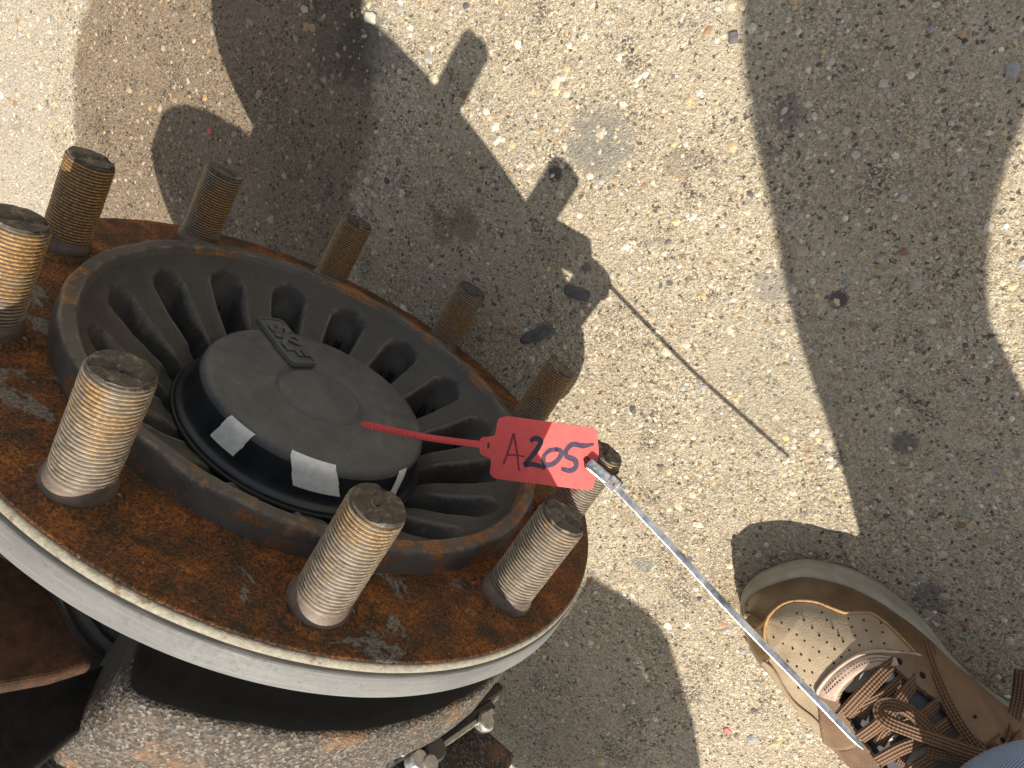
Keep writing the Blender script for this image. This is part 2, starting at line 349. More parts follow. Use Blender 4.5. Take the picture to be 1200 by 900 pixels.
def lace_mat():
    N = NT('woven_lace'); uv = N.n('ShaderNodeUVMap').outputs[0]; s = N.n('ShaderNodeSeparateXYZ', {0: uv})
    st = N.math('SINE', N.math('MULTIPLY', s.outputs[0], 25.1)); wv = N.math('SINE', N.math('MULTIPLY', s.outputs[1], 3400.0))
    nz = N.noise(N.obj(), 420, 4, .6)
    k = N.ramp(N.math('ADD', N.math('MULTIPLY', st, .30), .5), [(.15, (.085, .043, .024)), (.6, (.19, .108, .064)), (.85, (.27, .165, .10))])
    k = N.mix(N.math('MULTIPLY', N.step(wv, .2, .9), .35), k, (.060, .030, .018))
    k = N.mix(N.math('MULTIPLY', N.step(nz, .5, .75), .45), k, (.08, .045, .028))
    return N.out(k, .75, 0, N.bump(N.math('ADD', st, N.math('MULTIPLY', wv, .6)), .6, .0005), .3)

def denim():
    N = NT('denim'); P = N.obj(); a = N.noise(P, 16, 5, .6)
    wv = N.math('SINE', N.math('MULTIPLY', N.n('ShaderNodeVectorMath', {0: P, 1: (900, 700, 1600)}, operation='DOT_PRODUCT').outputs['Value'], 3.0))
    k = N.ramp(a, [(.3, (.10, .16, .30)), (.7, (.24, .33, .50))]); k = N.mix(N.step(wv, .2, .8), k, (.42, .48, .58))
    return N.out(k, .9, 0, N.bump(wv, .4, .0006), .2)

def tag_mat():
    N = NT('red_plastic'); P = N.obj(); a = N.noise(P, 160, 4, .6); b = N.noise(N.mapping(P, (1, 14, 1)), 90, 3, .6)
    k = N.ramp(a, [(.3, (.93, .165, .160)), (.7, (.97, .215, .205))]); k = N.mix(N.math('MULTIPLY', N.step(b, .55, .75), .3), k, (.86, .14, .13))
    N.out(k, .50, 0, N.bump(a, .25, .0004), .8)
    tr = N.n('ShaderNodeBsdfTranslucent', {'Color': k}); mx = N.n('ShaderNodeMixShader', {0: .45, 1: N.b.outputs[0], 2: tr.outputs[0]})
    N.t.links.new(mx.outputs[0], N.t.nodes['Material Output'].inputs['Surface']); return N.m

def strip_mat():
    N = NT('stainless_strip'); P = N.obj(); a = N.noise(P, 60, 3, .6); b = N.noise(P, 420, 4, .7)
    k = N.ramp(a, [(.40, (.20, .215, .235)), (.52, (.55, .56, .58)), (.62, (.85, .85, .84))])
    k = N.mix(N.math('MULTIPLY', N.step(b, .60, .68), .6), k, (.80, .80, .78))
    return N.out(k, N.ramp(b, [(.3, .20), (.7, .40)]), .90, N.bump(N.math('ADD', b, N.math('MULTIPLY', a, 2.0)), .3, .0006), .5)

M = dict(concrete=concrete(), pebble=pebble_mat(), rust=rust(), cast=cast_black(), castrust=cast_black('scaled_casting', (.045, .044, .044), (.105, .098, .088), .95),
         barrel=barrel_mat(), stud=stud_mat(), tag=tag_mat(), strip=strip_mat(), lace=lace_mat(), denim=denim(),
         silver=band_mat(), neck=plain('shade_black', (.012, .0115, .011), .6, 0, .5, 120, .001, .4, (.022, .020, .018)),  # neck: black colour stands in for the shade behind the flange
         cream=edge_mat(),
         plastic=cap_mat(), plastic_dark=plain('dark_plastic', (.016, .019, .025), .38, 0, .3, 60, .0003),
         seal=plain('black_rubber', (.010, .010, .011), .55, 0, .2, 90),
         tape=plain('reflective_sheet', (.90, .93, .91), .45, .0, .14, 260, .0003),
         marker=plain('marker_ink', (.045, .03, .065), .5, 0, .35, 500, .0001), marker_thin=plain('thin_marker_ink', (.24, .022, .05), .5, 0, .3, 500, .0001),
         chrome=plain('bright_steel', (.50, .49, .47), .34, .8, .3, 400), steel_dark=plain('dark_steel', (.09, .085, .08), .5, .4, .3, 90),
         brownrust=plain('brown_rust', (.045, .022, .012), .85, 0, .55, 260, .0012, .3, (.085, .038, .017)),
         tan=leather('tan_nubuck', (.37, .285, .190), (.285, .210, .132), .62, 45), guard=leather('waxed_brown_leather', (.140, .085, .042), (.068, .040, .019), .28, 35),
         brown=leather('brown_leather', (.195, .120, .074), (.120, .070, .043), .52, 40), trim=leather('pale_leather', (.52, .39, .31), (.38, .26, .20), .55, 70),
         sole=leather('grey_rubber', (.34, .31, .25), (.24, .215, .17), .62, 50), cord=plain('ochre_cord', (.42, .25, .10), .8, 0, .3, 500, .0006),
         lining=plain('grey_lining', (.10, .10, .115), .9, 0, .25, 150, .0006), pad=plain('pale_lining', (.42, .40, .35), .85, 0, .12, 140, .0004),
         hole=plain('black_and_hole_shade', (.008, .007, .006), .9, 0, .2, 200), skin=plain('skin', (.52, .31, .22), .55, 0, .08, 60, .0003), hair=plain('dark_hair', (.03, .02, .015), .6, 0, .3, 200, .001),  # hole: paints in the dark of openings, also plain black for thread and eyelets
         shirt=plain('grey_shirt', (.22, .23, .25), .9, 0, .12, 120, .0006), chip=plain('black_rubber_chip', (.105, .102, .102), .95, 0, .4, 300, .001),
         redchip=plain('red_chip', (.55, .09, .09), .5, 0, .2, 300), yellow=plain('straw', (.5, .36, .12), .8, 0, .2, 300))

# ------------------------------------------------------------------ ground
g = obj('ground', [(-400, -400, 0), (400, -400, 0), (400, 400, 0), (-400, 400, 0)], [(0, 1, 2, 3)], M['concrete'], None, False)
tag(g, 'rough sunlit tan concrete with exposed pebbles and an oil stain', 'ground', kind='structure')

def icos():
    bm = bmesh.new(); bmesh.ops.create_icosphere(bm, subdivisions=1, radius=1.0)
    V = np.array([v.co[:] for v in bm.verts]); Fc = np.array([[v.index for v in f.verts] for f in bm.faces]); bm.free(); return V, Fc
def gravel():
    IV, IF = icos(); nV = len(IV); n = 14000
    quad = [at(-60, -60), at(1260, -60), at(1260, 960), at(300, 960), at(-60, 700)]
    lo = np.array([-.75, -.62]); hi = np.array([.40, .24])
    xy = lo + rng.random((60000, 2)) * (hi - lo); xy = xy[inpoly(xy, [q[:2] for q in quad])][:n]; n = len(xy)
    rad = np.clip(rng.lognormal(math.log(.0010), .48, n), .0004, .0036)
    pal = np.array([(.50, .43, .31), (.40, .35, .29), (.30, .19, .10), (.56, .50, .41), (.20, .17, .15), (.10, .095, .095), (.55, .40, .22), (.62, .57, .49), (.30, .30, .31)])
    pw = np.array([.24, .20, .10, .18, .06, .03, .09, .06, .04])
    ci = rng.choice(len(pal), n, p=pw / pw.sum())
    Vs = np.zeros((n, nV, 3)); cols = np.zeros((n, nV, 4)); cols[..., 3] = 1
    for i in range(n):
        sc = rad[i] * rng.uniform(.7, 1.4, 3); sc[2] = rad[i] * rng.uniform(.35, .7)
        V = IV * (1 + rng.normal(0, .13, (nV, 1))) * sc; a = rng.random() * 6.283; c, s = math.cos(a), math.sin(a)
        Vs[i, :, 0] = V[:, 0] * c - V[:, 1] * s + xy[i, 0]; Vs[i, :, 1] = V[:, 0] * s + V[:, 1] * c + xy[i, 1]; Vs[i, :, 2] = V[:, 2] - sc[2] * .25
        cols[i, :, :3] = pal[ci[i]] * rng.uniform(.8, 1.15)
    me = bpy.data.meshes.new('gravel')
    Fs = (IF[None] + (np.arange(n) * nV)[:, None, None]).reshape(-1, 3)
    me.from_pydata(Vs.reshape(-1, 3).tolist(), [], Fs.tolist())
    at_ = me.color_attributes.new('tint', 'FLOAT_COLOR', 'POINT'); at_.data.foreach_set('color', cols.reshape(-1))
    o = link('gravel', me, M['pebble'], None, False)
    tag(o, 'small exposed pebbles and grit set in the concrete', 'gravel', kind='stuff')
gravel()

def chunk(name, p0, p1, wd, ht, mat, label, cat, group=None):
    """a small irregular scrap lying on the ground from p0 to p1"""
    a = at(*p0); b = at(*p1); c = (a + b) / 2; L = np.linalg.norm(b - a); ang = math.atan2(b[1] - a[1], b[0] - a[0])
    bm = bmesh.new(); bmesh.ops.create_icosphere(bm, subdivisions=3, radius=1)
    for v in bm.verts:
        p = v.co.copy(); e = 4.0
        nrm = (abs(p.x) ** e + abs(p.y) ** e + abs(p.z) ** e) ** (1 / e); p /= nrm
        q = 1 + .22 * noise.noise(p * 1.7 + Vector(c) * 90) + .1 * noise.noise(p * 5 + Vector(c) * 50)
        v.co = Vector((p.x * L / 2 * q, p.y * wd / 2 * q, p.z * ht * .17 * q))
    me = bpy.data.meshes.new(name); bm.to_mesh(me); bm.free()
    o = link(name, me, mat, None); o.location = (c[0], c[1], ht * .12); o.rotation_euler = (0, 0, ang); return tag(o, label, cat, group)
gs = 'scraps lying on the concrete'
chunk('rubber_scrap', (613, 399), (649, 384), .0085, .006, M['chip'], 'longer dark rubber scrap lying in the shade just beyond the rim studs', 'scrap', gs)
chunk('rubber_scrap', (663, 339), (691, 348), .008, .006, M['chip'], 'dark scrap in the shade close to where the thin strip shadow begins', 'scrap', gs)
chunk('rubber_scrap', (854, 45), (865, 43), .0065, .005, M['chip'], 'small round black lump at the left edge of the big leg shadow', 'scrap', gs)
chunk('grey_pebble', (428, 20), (441, 22), .007, .006, M['pad'], 'pale grey pebble at the upper corner of the hub shadow', 'pebble')
chunk('red_chip', (849, 853), (856, 860), .004, .002, M['redchip'], 'tiny red plastic chip on sunlit concrete left of the shoe', 'chip', 'red chips')
chunk('red_chip', (244, 152), (248, 156), .004, .002, M['redchip'], 'tiny red chip in the shaded oil stain above the studs', 'chip', 'red chips')
for i, (a, b) in enumerate((((1000, 178), (1006, 185)), ((988, 152), (995, 155)), ((1054, 231), (1062, 234)), ((1138, 360), (1146, 361)), ((1030, 97), (1040, 99)))):
    chunk('white_pebble', a, b, .0042, .0035, M['pad'], ['white pebble low in the leg shadow group nearest its left edge', 'slim white pebble just above another in the leg shadow', 'white pebble in the leg shadow near the sunlit gap', 'white pebble lying right beside the sunlit gap edge', 'largest pale pebble high in the leg shadow'][i], 'pebble', 'white pebbles in the leg shadow')

# ------------------------------------------------------------------ wheel hub
HC = Vector((-0.1416089, -0.2001164, 0.17007911)); HD = Vector((0, 0.997968423, -0.0637104884))
HX = Vector((1, 0, 0)); HY = HD.cross(HX)
HM = Matrix(((HX.x, HY.x, HD.x, HC.x), (HX.y, HY.y, HD.y, HC.y), (HX.z, HY.z, HD.z, HC.z), (0, 0, 0, 1)))
hub = empty('wheel_hub'); hub.matrix_world = HM
tag(hub, 'rusty truck wheel hub with ten threaded studs and a black centre cap', 'wheel hub')
def nz3(x, y, z, s, k=0.0): return noise.noise(Vector((x * s + k, y * s + k, z * s)))
def rough(amp, s):
    def f(x, y, z, r, t):
        n = nz3(x, y, z, s) * amp + nz3(x, y, z, s * 3.1, 5) * amp * .5
        return x * (1 + n / max(r, .02)), y * (1 + n / max(r, .02)), z + nz3(x, y, z, s * 1.3, 9) * amp
    return f
# flange, bright edge and silver band
pr = [(.1185, -.004), (.1185, .0002)] + [(.1185 + .0442 * i / 16, .0) for i in range(1, 17)] + [(.1634, -.0007)]
obj('flange', *lathe(pr, 256, rough(.00022, 90)), M['rust'], hub)
obj('bright_edge', *lathe([(.1626, -.0010), (.1636, -.0010), (.1643, -.0018), (.1646, -.0030), (.1646, -.0042), (.160, -.0044)], 256, rough(.00008, 60)), M['cream'], hub)
edge_split(obj('silver_band', *lathe([(.150, -.0054), (.1638, -.0054), (.1650, -.0058), (.1655, -.0066), (.1660, -.0155), (.1656, -.0164), (.1640, -.0168), (.140, -.0172)], 256), M['silver'], hub), 40)

# slotted centre plate: a polar height field with sixteen tapered wells
NS = 16; PH = math.radians(141.6)
def smooth(a, b, x): t = np.clip((x - a) / (b - a), 0, 1); return t * t * (3 - 2 * t)
def plate():
    na = NS * 34; rs = np.concatenate([np.linspace(.0635, .1140, 70), [.1147, .1154, .1160, .1166, .1176, .1190, .1204, .1212, .1217, .1220, .1222, .12235, .1225, .1227, .1229, .1231]])
    th = np.arange(na) * 2 * math.pi / na; Rg, Tg = np.meshgrid(rs, th, indexing='ij')
    zb = np.interp(Rg, [.0635, .068, .075, .09, .104, .1105, .1140, .1147, .1154, .1160, .1166, .1176, .1190, .1204, .1212, .1217, .1220, .1222, .12235, .1225, .1227, .1229, .1231],
                   [-.0285, -.0262, -.0205, -.0115, -.0015, .0040, .0086, .0100, .0113, .0120, .0123, .0124, .0124, .0124, .0122, .0118, .0112, .0100, .0085, .006, .0035, .001, -.001])
    ph = (Tg - PH + math.pi / NS) % (2 * math.pi / NS) - math.pi / NS
    u = ph * Rg                                     # metres across the slot
    hw = np.interp(Rg, [.064, .078, .095, .103, .1065, .1095], [.0058, .0072, .0094, .0098, .0076, .0010])
    left = u + hw; right = hw - u                    # inside distances to both edges
    mk = smooth(-.0006, .0026, left) * smooth(-.0030, .0036, right) * (1 - smooth(.1065, .1112, Rg)) * smooth(.0655, .0690, Rg)
    D = np.interp(Rg, [.064, .072, .080, .088, .095, .101, .106, .111], [.016, .024, .032, .034, .031, .023, .012, .003])
    z = zb - mk * D
    deep = smooth(.0016, .0028, left) * smooth(.0022, .0034, right) * smooth(.0690, .0706, Rg) * (1 - smooth(.1002, .1026, Rg - .0014 * np.cos(u / .006)))
    z = z - deep * .055
    # raised lip on the soft side of every slot
    z = z + .0016 * np.exp(-((u - hw - .0022) / .0022) ** 2) * (1 - smooth(.102, .108, Rg)) * smooth(.070, .076, Rg)
    V = []
    for i in range(len(rs)):
        for j in range(na):
            x, y = Rg[i, j] * math.cos(th[j]), Rg[i, j] * math.sin(th[j]); zz = z[i, j]
            n = nz3(x, y, 0, 120) * .0003 + nz3(x, y, 3, 420) * .00014
            if rs[i] > .116: n += nz3(x, y, zz, 70) * .0010 * (1 if rs[i] < .1226 else .5) + min(0, nz3(x, y, zz, 190, 4) + .25) * .0008
            k = 1 + (nz3(x, y, zz, 60, 2) * .0010 / .12 if rs[i] > .1195 else 0)
            V.append((x * k, y * k, zz + n))
    Fc = [(i * na + j, i * na + (j + 1) % na, (i + 1) * na + (j + 1) % na, (i + 1) * na + j) for i in range(len(rs) - 1) for j in range(na)]
    me = mesh('slotted_plate', V, [f[::-1] for f in Fc]); me.materials.append(M['cast']); me.materials.append(M['castrust'])
    o = bpy.data.objects.new('slotted_plate', me); col.objects.link(o); o.parent = hub
    me.polygons.foreach_set('use_smooth', [True] * len(me.polygons))
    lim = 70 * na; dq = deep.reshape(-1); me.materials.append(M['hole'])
    me.polygons.foreach_set('material_index', [1 if k >= lim - na * 1 else (2 if dq[k] > .30 else 0) for k in range(len(me.polygons))])  # well floors coloured black for the shade of open holes
    return o
plate()
# centre cap with badge, boss and reflective tape
capprof = [(.0662, -.030), (.0662, -.0245), (.0655, -.0235), (.0640, -.0228), (.0628, -.0215), (.0620, -.0180), (.0610, -.0110), (.0602, -.0070), (.0592, -.0045), (.0575, -.0031), (.0555, -.0026), (.0400, -.0024), (.0262, -.0024), (.0247, -.0026), (.0236, -.0038), (.0226, -.0042), (.0216, -.0034), (.0206, -.0024), (.0190, -.0022), (.010, -.0023), (.0001, -.0023)]
cap = obj('hub_cap', *lathe(capprof, 192), [M['plastic'], M['plastic_dark']], hub)
cap.data.polygons.foreach_set('material_index', [1 if k < 192 * 7 else 0 for k in range(len(cap.data.polygons))])
obj('seal_ring', *lathe([(.0668 + .0011 * math.cos(a), -.0262 + .0016 * math.sin(a)) for a in np.linspace(0, 2 * math.pi, 13)], 128), M['seal'], hub)
def tape(a0, a1, z0, z1, skew=0.0):
    pz = [p for p in capprof[3:12]]; rz = lambda z: np.interp(z, [p[1] for p in pz], [p[0] for p in pz])
    V = []; Fc = []; na, nz_ = 14, 10
    for i in range(nz_ + 1):
        z = z0 + (z1 - z0) * i / nz_
        for j in range(na + 1):
            a = math.radians(a0 + (a1 - a0) * j / na + skew * (i / nz_ - .5)) + nz3(i * .31, j * .001, a0, 1.7) * .012
            r = rz(z) + .0004; V.append((r * math.cos(a), r * math.sin(a), z + (.0003 if z > -.0035 else 0)))
    for i in range(nz_):
        for j in range(na): Fc.append((i * (na + 1) + j, i * (na + 1) + j + 1, (i + 1) * (na + 1) + j + 1, (i + 1) * (na + 1) + j))
    return obj('reflective_tape', V, Fc, M['tape'], cap)
tape(-97, -83, -.0180, -.0040, 3); tape(-61, -40, -.0165, -.0029, -7); tape(-8, -1, -.0215, -.0045, 2)
def rounded(w_, h_, r, n=6):
    return [(sx * (w_ / 2 - r) + r * math.cos(a), sy * (h_ / 2 - r) + r * math.sin(a)) for sx, sy, b in ((1, 1, 0), (-1, 1, 90), (-1, -1, 180), (1, -1, 270)) for a in np.radians(np.linspace(b, b + 90, n))]
def prism(poly, z0, z1):
    n = len(poly); V = [(x, y, z0) for x, y in poly] + [(x, y, z1) for x, y in poly]
    return V, [tuple(range(n))[::-1], tuple(range(n, 2 * n))] + [(i, (i + 1) % n, n + (i + 1) % n, n + i) for i in range(n)]
BC = Vector((-.0410, .0150, -.0024)); BA = math.radians(-19.0)
bd = obj('badge', *prism(rounded(.0430, .0175, .003), 0, .0022), M['plastic'], cap, False); bd.location = BC; bd.rotation_euler = (0, 0, BA); bevel(bd, .0006)
rim_o = rounded(.0425, .0170, .003); rim_i = rounded(.0399, .0144, .002); nn = len(rim_o)
Vr = [(x, y, .0021) for x, y in rim_o] + [(x, y, .0029) for x, y in rim_o] + [(x, y, .0029) for x, y in rim_i] + [(x, y, .0021) for x, y in rim_i]
fr = obj('badge_border', Vr, [(k * nn + i, k * nn + (i + 1) % nn, (k + 1) * nn + (i + 1) % nn, (k + 1) * nn + i) for k in range(3) for i in range(nn)], M['plastic'], cap, False)
fr.location = BC; fr.rotation_euler = (0, 0, BA)
def text_mesh(txt, size, extr, off=0.0):
    cu = bpy.data.curves.new('lettering', 'FONT'); cu.body = txt; cu.size = size; cu.extrude = extr; cu.offset = off; cu.align_x = 'CENTER'; cu.align_y = 'CENTER'; cu.bevel_depth = .00025
    o = bpy.data.objects.new('lettering', cu); col.objects.link(o); dg = bpy.context.evaluated_depsgraph_get()
    me = bpy.data.meshes.new_from_object(o.evaluated_get(dg)); bpy.data.objects.remove(o); return me
lt = link('lettering', text_mesh('SKF', .0175, .0007, .0006), M['plastic'], cap, False)
lt.location = BC + Vector((0, 0, .0026)); lt.rotation_euler = (0, 0, BA); lt.scale = (1.05, .86, 1)

# ten wheel studs
def stud_mesh(sd):
    seg = 40; pitch = .00158; L = .049; sub = 4; R0 = .0108; dep = .00105
    zs = np.arange(.0062, L - .0002, pitch / sub); V = []; Fc = []; gro = []
    rows = [(.0120, -.002), (.0120, .0028), (.0116, .0042), (.0110, .0056)]
    for r, z in rows:
        for k in range(seg): a = 2 * math.pi * k / seg; V.append((r * math.cos(a), r * math.sin(a), z)); gro.append(0)
    for z in zs:
        for k in range(seg):
            a = 2 * math.pi * k / seg; p = ((z / pitch + k / seg) % 1.0); tri = 1 - abs(2 * p - 1)
            tri = min(1, max(0, (tri - .18) / .6)); wear = .75 + .25 * nz3(math.cos(a) * 2, math.sin(a) * 2, z * 160, 1 + sd * 7)
            r = R0 - dep * (1 - tri) * min(1, (z - .0060) / .002) - .0012 * max(0, (z - (L - .0022)) / .0022) - dep * (1 - wear) * tri * .5 - .0011 * max(0, nz3(math.cos(a) * 1.3, math.sin(a) * 1.3, z * 90, sd * 11 + 3) - .42)
            V.append((r * math.cos(a), r * math.sin(a), z)); gro.append(1 - tri)
    # end face, worn, with a slot across it
    for rr in np.linspace(.0096, .0004, 12):
        for k in range(seg):
            a = 2 * math.pi * k / seg; x, y = rr * math.cos(a), rr * math.sin(a)
            s = min(1, max(0, (abs(y + .0006 * math.sin(x * 300 + sd) + .0008 * sd - .0008) - (.0009 + .0003 * sd)) / .0008)); z = L - .0001 - (1 - s) * (.0019 - .0004 * sd) + nz3(x, y, sd, 380) * .0005
            V.append((x, y, z)); gro.append((1 - s) * .6 + .6)
    n = len(V) // seg
    for i in range(n - 1):
        for k in range(seg): Fc.append((i * seg + k, i * seg + (k + 1) % seg, (i + 1) * seg + (k + 1) % seg, (i + 1) * seg + k))
    me = mesh('stud', V, Fc); at_ = me.attributes.new('groove', 'FLOAT', 'POINT'); at_.data.foreach_set('value', gro)
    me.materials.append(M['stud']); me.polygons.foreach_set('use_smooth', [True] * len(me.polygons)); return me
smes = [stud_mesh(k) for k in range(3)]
ra = [.3, .9, .6, .2, 1.5, .4, 1.25, .35, -.25, -.6]; rs_ = [.10, .30, -.02, .30, -.05, .20, -.25, -.30, -.22, -.20]
for i in range(10):
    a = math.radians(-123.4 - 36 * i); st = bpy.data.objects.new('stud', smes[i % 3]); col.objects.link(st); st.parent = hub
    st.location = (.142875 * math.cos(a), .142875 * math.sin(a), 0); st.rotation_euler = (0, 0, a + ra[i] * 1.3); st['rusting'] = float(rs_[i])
    # crust of paint and rust packed round the foot of the stud
    V, Fc = lathe([(.0120, .0016), (.0132, .0014), (.0142, .0008), (.0154, .0003), (.0162, -.0004)], 36, lambda x, y, z, r, t: (x * (1 + .10 * nz3(x, y, i, 160)), y * (1 + .10 * nz3(x, y, i, 160)), z + nz3(x, y, i, 330) * .0007))
    cr = obj('stud_crust', V, Fc, M['rust'], hub); cr.location = st.location

# hub barrel behind the flange, ribs, brake disc, caliper, axle
bp = [(.140, -.0170), (.128, -.021), (.1245, -.030), (.1262, -.0315), (.1330, -.0325), (.1338, -.0345), (.1300, -.0360), (.1290, -.039), (.134, -.0440), (.135, -.0460), (.150, -.0480), (.1570, -.0490), (.1588, -.0502), (.1596, -.0525), (.1602, -.060), (.1598, -.075), (.1565, -.088), (.150, -.102), (.144, -.120), (.140, -.135), (.10, -.140)]
_rg = rough(.0009, 45)
def barrel_disp(x, y, z, r, t):
    x, y, z = _rg(x, y, z, r, t); a = (math.degrees(t) + 540) % 360 - 180
    lim = -67.5 - (-z - .05) * 95 + 1.2 * nz3(0, 0, z, 120)
    dl = (lim - a) % 360; k = smooth(0, 10, dl) * (1 - smooth(178, 192, dl)) * smooth(.036, .047, -z) * .058
    q = (r - k) / r; return x * q, y * q, z
def refine(p, n): return [(p[i][0] + (p[i + 1][0] - p[i][0]) * k / n, p[i][1] + (p[i + 1][1] - p[i][1]) * k / n) for i in range(len(p) - 1) for k in range(n)] + [p[-1]]
bp = bp[:14] + refine(bp[14:-1], 4) + [bp[-1]]
bar = obj('barrel', *lathe(bp, 420, barrel_disp), [M['barrel'], M['neck']], hub)
bar.data.polygons.foreach_set('material_index', [1 if (k < 420 * 11 or f_.center.xy.length < .152 - max(0, -f_.center.z - .075) * .30 - .004 and not -66 < math.degrees(math.atan2(f_.center.y, f_.center.x)) < 100) else 0 for k, f_ in enumerate(bar.data.polygons)])  # neck and notch walls get the black, their shade painted in
def rib(a0, a1, r0, r1, z0, z1, mat, name='rib'):
    V = []; n = 8
    for z in (z0, z1):
        for r in (r0, r1):
            for k in range(n + 1): t = math.radians(a0 + (a1 - a0) * k / n); V.append((r * math.cos(t), r * math.sin(t), z))
    q = n + 1; Fc = []
    for k in range(n): Fc += [(k, k + 1, q + k + 1, q + k), (2 * q + k, 3 * q + k, 3 * q + k + 1, 2 * q + k + 1), (q + k, q + k + 1, 3 * q + k + 1, 3 * q + k), (k, 2 * q + k, 2 * q + k + 1, k + 1)]
    Fc += [(0, q, 3 * q, 2 * q), (n, 2 * q + n, 3 * q + n, q + n)]
    o = obj(name, V, Fc, mat, hub, False); bevel(o, .004, 3); return o
ax = obj('axle_tube', *lathe([(.0001, -.132), (.085, -.132), (.085, -.150), (.062, -.165), (.058, -.30), (.058, -1.5), (.0001, -1.5)], 64), M['cast'], hub)
hp = [(.05, -.045), (.20, -.040), (.345, -.070), (.420, -.170), (.469, -.253), (.499, -.262), (.523, -.2675), (.537, -.262), (.541, -.250), (.540, -.229), (.537, -.195), (.535, -.16), (.526, -.118), (.515, -.07), (.427, .016), (.330, .110), (.28, .158), (.10, .160), (.05, .12)]
sl_ = [(.4915, -.1925), (.4965, -.1965), (.5005, -.1730), (.4945, -.1670)]
SHADOW_PLATE = (hp, sl_)  # outline and slit shaped to the shadow they must throw
dsk = obj('brake_disc', *lathe([(.09, -.133), (.172, -.134), (.1735, -.1355), (.1735, -.152), (.172, -.1535), (.09, -.1545)], 128, None, math.radians(42), math.radians(305)), M['steel_dark'], hub)

def hubat(px, py, off):
    r = Vector(ray(px, py)); o = HC + HD * off - Vector((0, 0, H)); t = o.dot(HD) / r.dot(HD); v = r * t - o
    return Vector((v.dot(HX), v.dot(HY), off))
def hbar(name, p0, p1, wd, th, mat, parent, bv=.0006, nrm_=None):
    d = (p1 - p0); L = d.length; d.normalize(); nn2 = (nrm_ or ((p0 + p1) / 2 * Vector((1, 1, 0)))).normalized(); q = nn2.cross(d).normalized(); nn2 = d.cross(q)
    V, Fc = box((p0 + p1) / 2, (L, wd, th), Matrix((d, q, nn2)).transposed()); o = obj(name, V, Fc, mat, parent, False); bevel(o, bv); return o
zc = -.085
def hub_ring(name, c, r, h, mat, parent, axis=(0, 0, 1)):
    a = Vector(axis).normalized(); V, Fc = tube([c, c + a * h * .8, c + a * h], [r, r, r * .8], 16); o = obj(name, V, Fc, mat, parent); edge_split(o); return o
br_ = obj('clip_bracket', *join([box(hubat(545, 890, -.10), (.042, .044, .008)), box(hubat(480, 905, -.095), (.040, .020, .010))]), M['barrel'], hub, False); bevel(br_, .003, 3)
hbar('clip_bar', hubat(508, 872, zc), hubat(575, 828, zc), .006, .005, M['plastic_dark'], br_)
hbar('clip_edge', hubat(510, 880, zc + .003), hubat(577, 833, zc + .003), .0022, .0024, M['chrome'], br_, .0004)
hbar('clip_tab', hubat(570, 826, zc - .004), hubat(581, 817, zc - .004), .0040, .0030, M['chrome'], br_, .0004)
hbar('spring_leg', hubat(470, 885, zc + .008), hubat(548, 826, zc + .008), .0022, .0022, M['chrome'], br_, .0008)
hbar('black_sleeve', hubat(455, 893, zc + .004), hubat(585, 806, zc + .002), .0065, .0050, M['seal'], br_, .0015)
for (x_, y_, r_) in ((503, 880, .0060), (484, 893, .0048), (563, 848, .0050), (497, 898, .0044)): hub_ring('bolt_head', hubat(x_, y_, zc), r_, .006, M['chrome'] if r_ != .0060 else M['steel_dark'], br_, (.3, -.2, 1))
wb_ = [hubat(*p, -.036) for p in ((-60, 620), (40, 668), (66, 700), (84, 738), (112, 776), (60, 792), (-20, 806), (-80, 800))]
V = [p for p in wb_] + [p + Vector((0, 0, -.006)) for p in wb_]; nb = len(wb_)
o_ = obj('rusty_web', V, [tuple(range(nb)), tuple(range(nb, 2 * nb))[::-1]] + [(i, nb + i, nb + (i + 1) % nb, (i + 1) % nb) for i in range(nb)], M['brownrust'], hub, False)
bm = bmesh.new(); bm.from_mesh(o_.data); bmesh.ops.recalc_face_normals(bm, faces=bm.faces[:]); bm.to_mesh(o_.data); bm.free(); bevel(o_, .0022, 4)
wb_ = [hubat(*p, -.078) for p in ((-80, 797), (20, 800), (75, 792), (118, 776), (165, 786), (172, 797), (120, 832), (35, 905), (-80, 985))]; nb = len(wb_)
V = [p + Vector((0, 0, .0015 * nz3(p.x, p.y, 0, 60))) for p in wb_] + [p + Vector((0, 0, -.005)) for p in wb_]
o_ = obj('dark_slab', V, [tuple(range(nb)), tuple(range(nb, 2 * nb))[::-1]] + [(i, nb + i, nb + (i + 1) % nb, (i + 1) % nb) for i in range(nb)], M['neck'], hub, False)  # dark slab added to blacken the corner below the web
bm = bmesh.new(); bm.from_mesh(o_.data); bmesh.ops.recalc_face_normals(bm, faces=bm.faces[:]); bm.to_mesh(o_.data); bm.free(); bevel(o_, .002, 3)

# ------------------------------------------------------------------ tag and strip
def along(px, py, t): r = ray(px, py); return Vector(r * t + np.array([0, 0, H]))
TP = [along(698, 507, .355), along(420, 495, .338), along(580, 558, .350)]   # three points of the tag plane
tx = (TP[0] - TP[1]).normalized(); tn = tx.cross(TP[2] - TP[0]).normalized()
if tn.dot(Vector((0, 0, H)) - TP[0]) < 0: tn = -tn
ty = tn.cross(tx); TO = TP[0]
TM = Matrix(((tx.x, ty.x, tn.x, TO.x), (tx.y, ty.y, tn.y, TO.y), (tx.z, ty.z, tn.z, TO.z), (0, 0, 0, 1)))
def tl(px, py, h=0.0):
    """tag-plane coordinates of a point the photograph shows at (px, py)"""
    r = Vector(ray(px, py)); o = Vector((0, 0, H)); t = (TO - o).dot(tn) / r.dot(tn); q = o + r * t - TO; return (q.dot(tx), q.dot(ty))
tagE = empty('seal_tag'); tagE.matrix_world = TM
tag(tagE, 'red plastic tag with A205 in black marker, tied to a stud', 'tag')
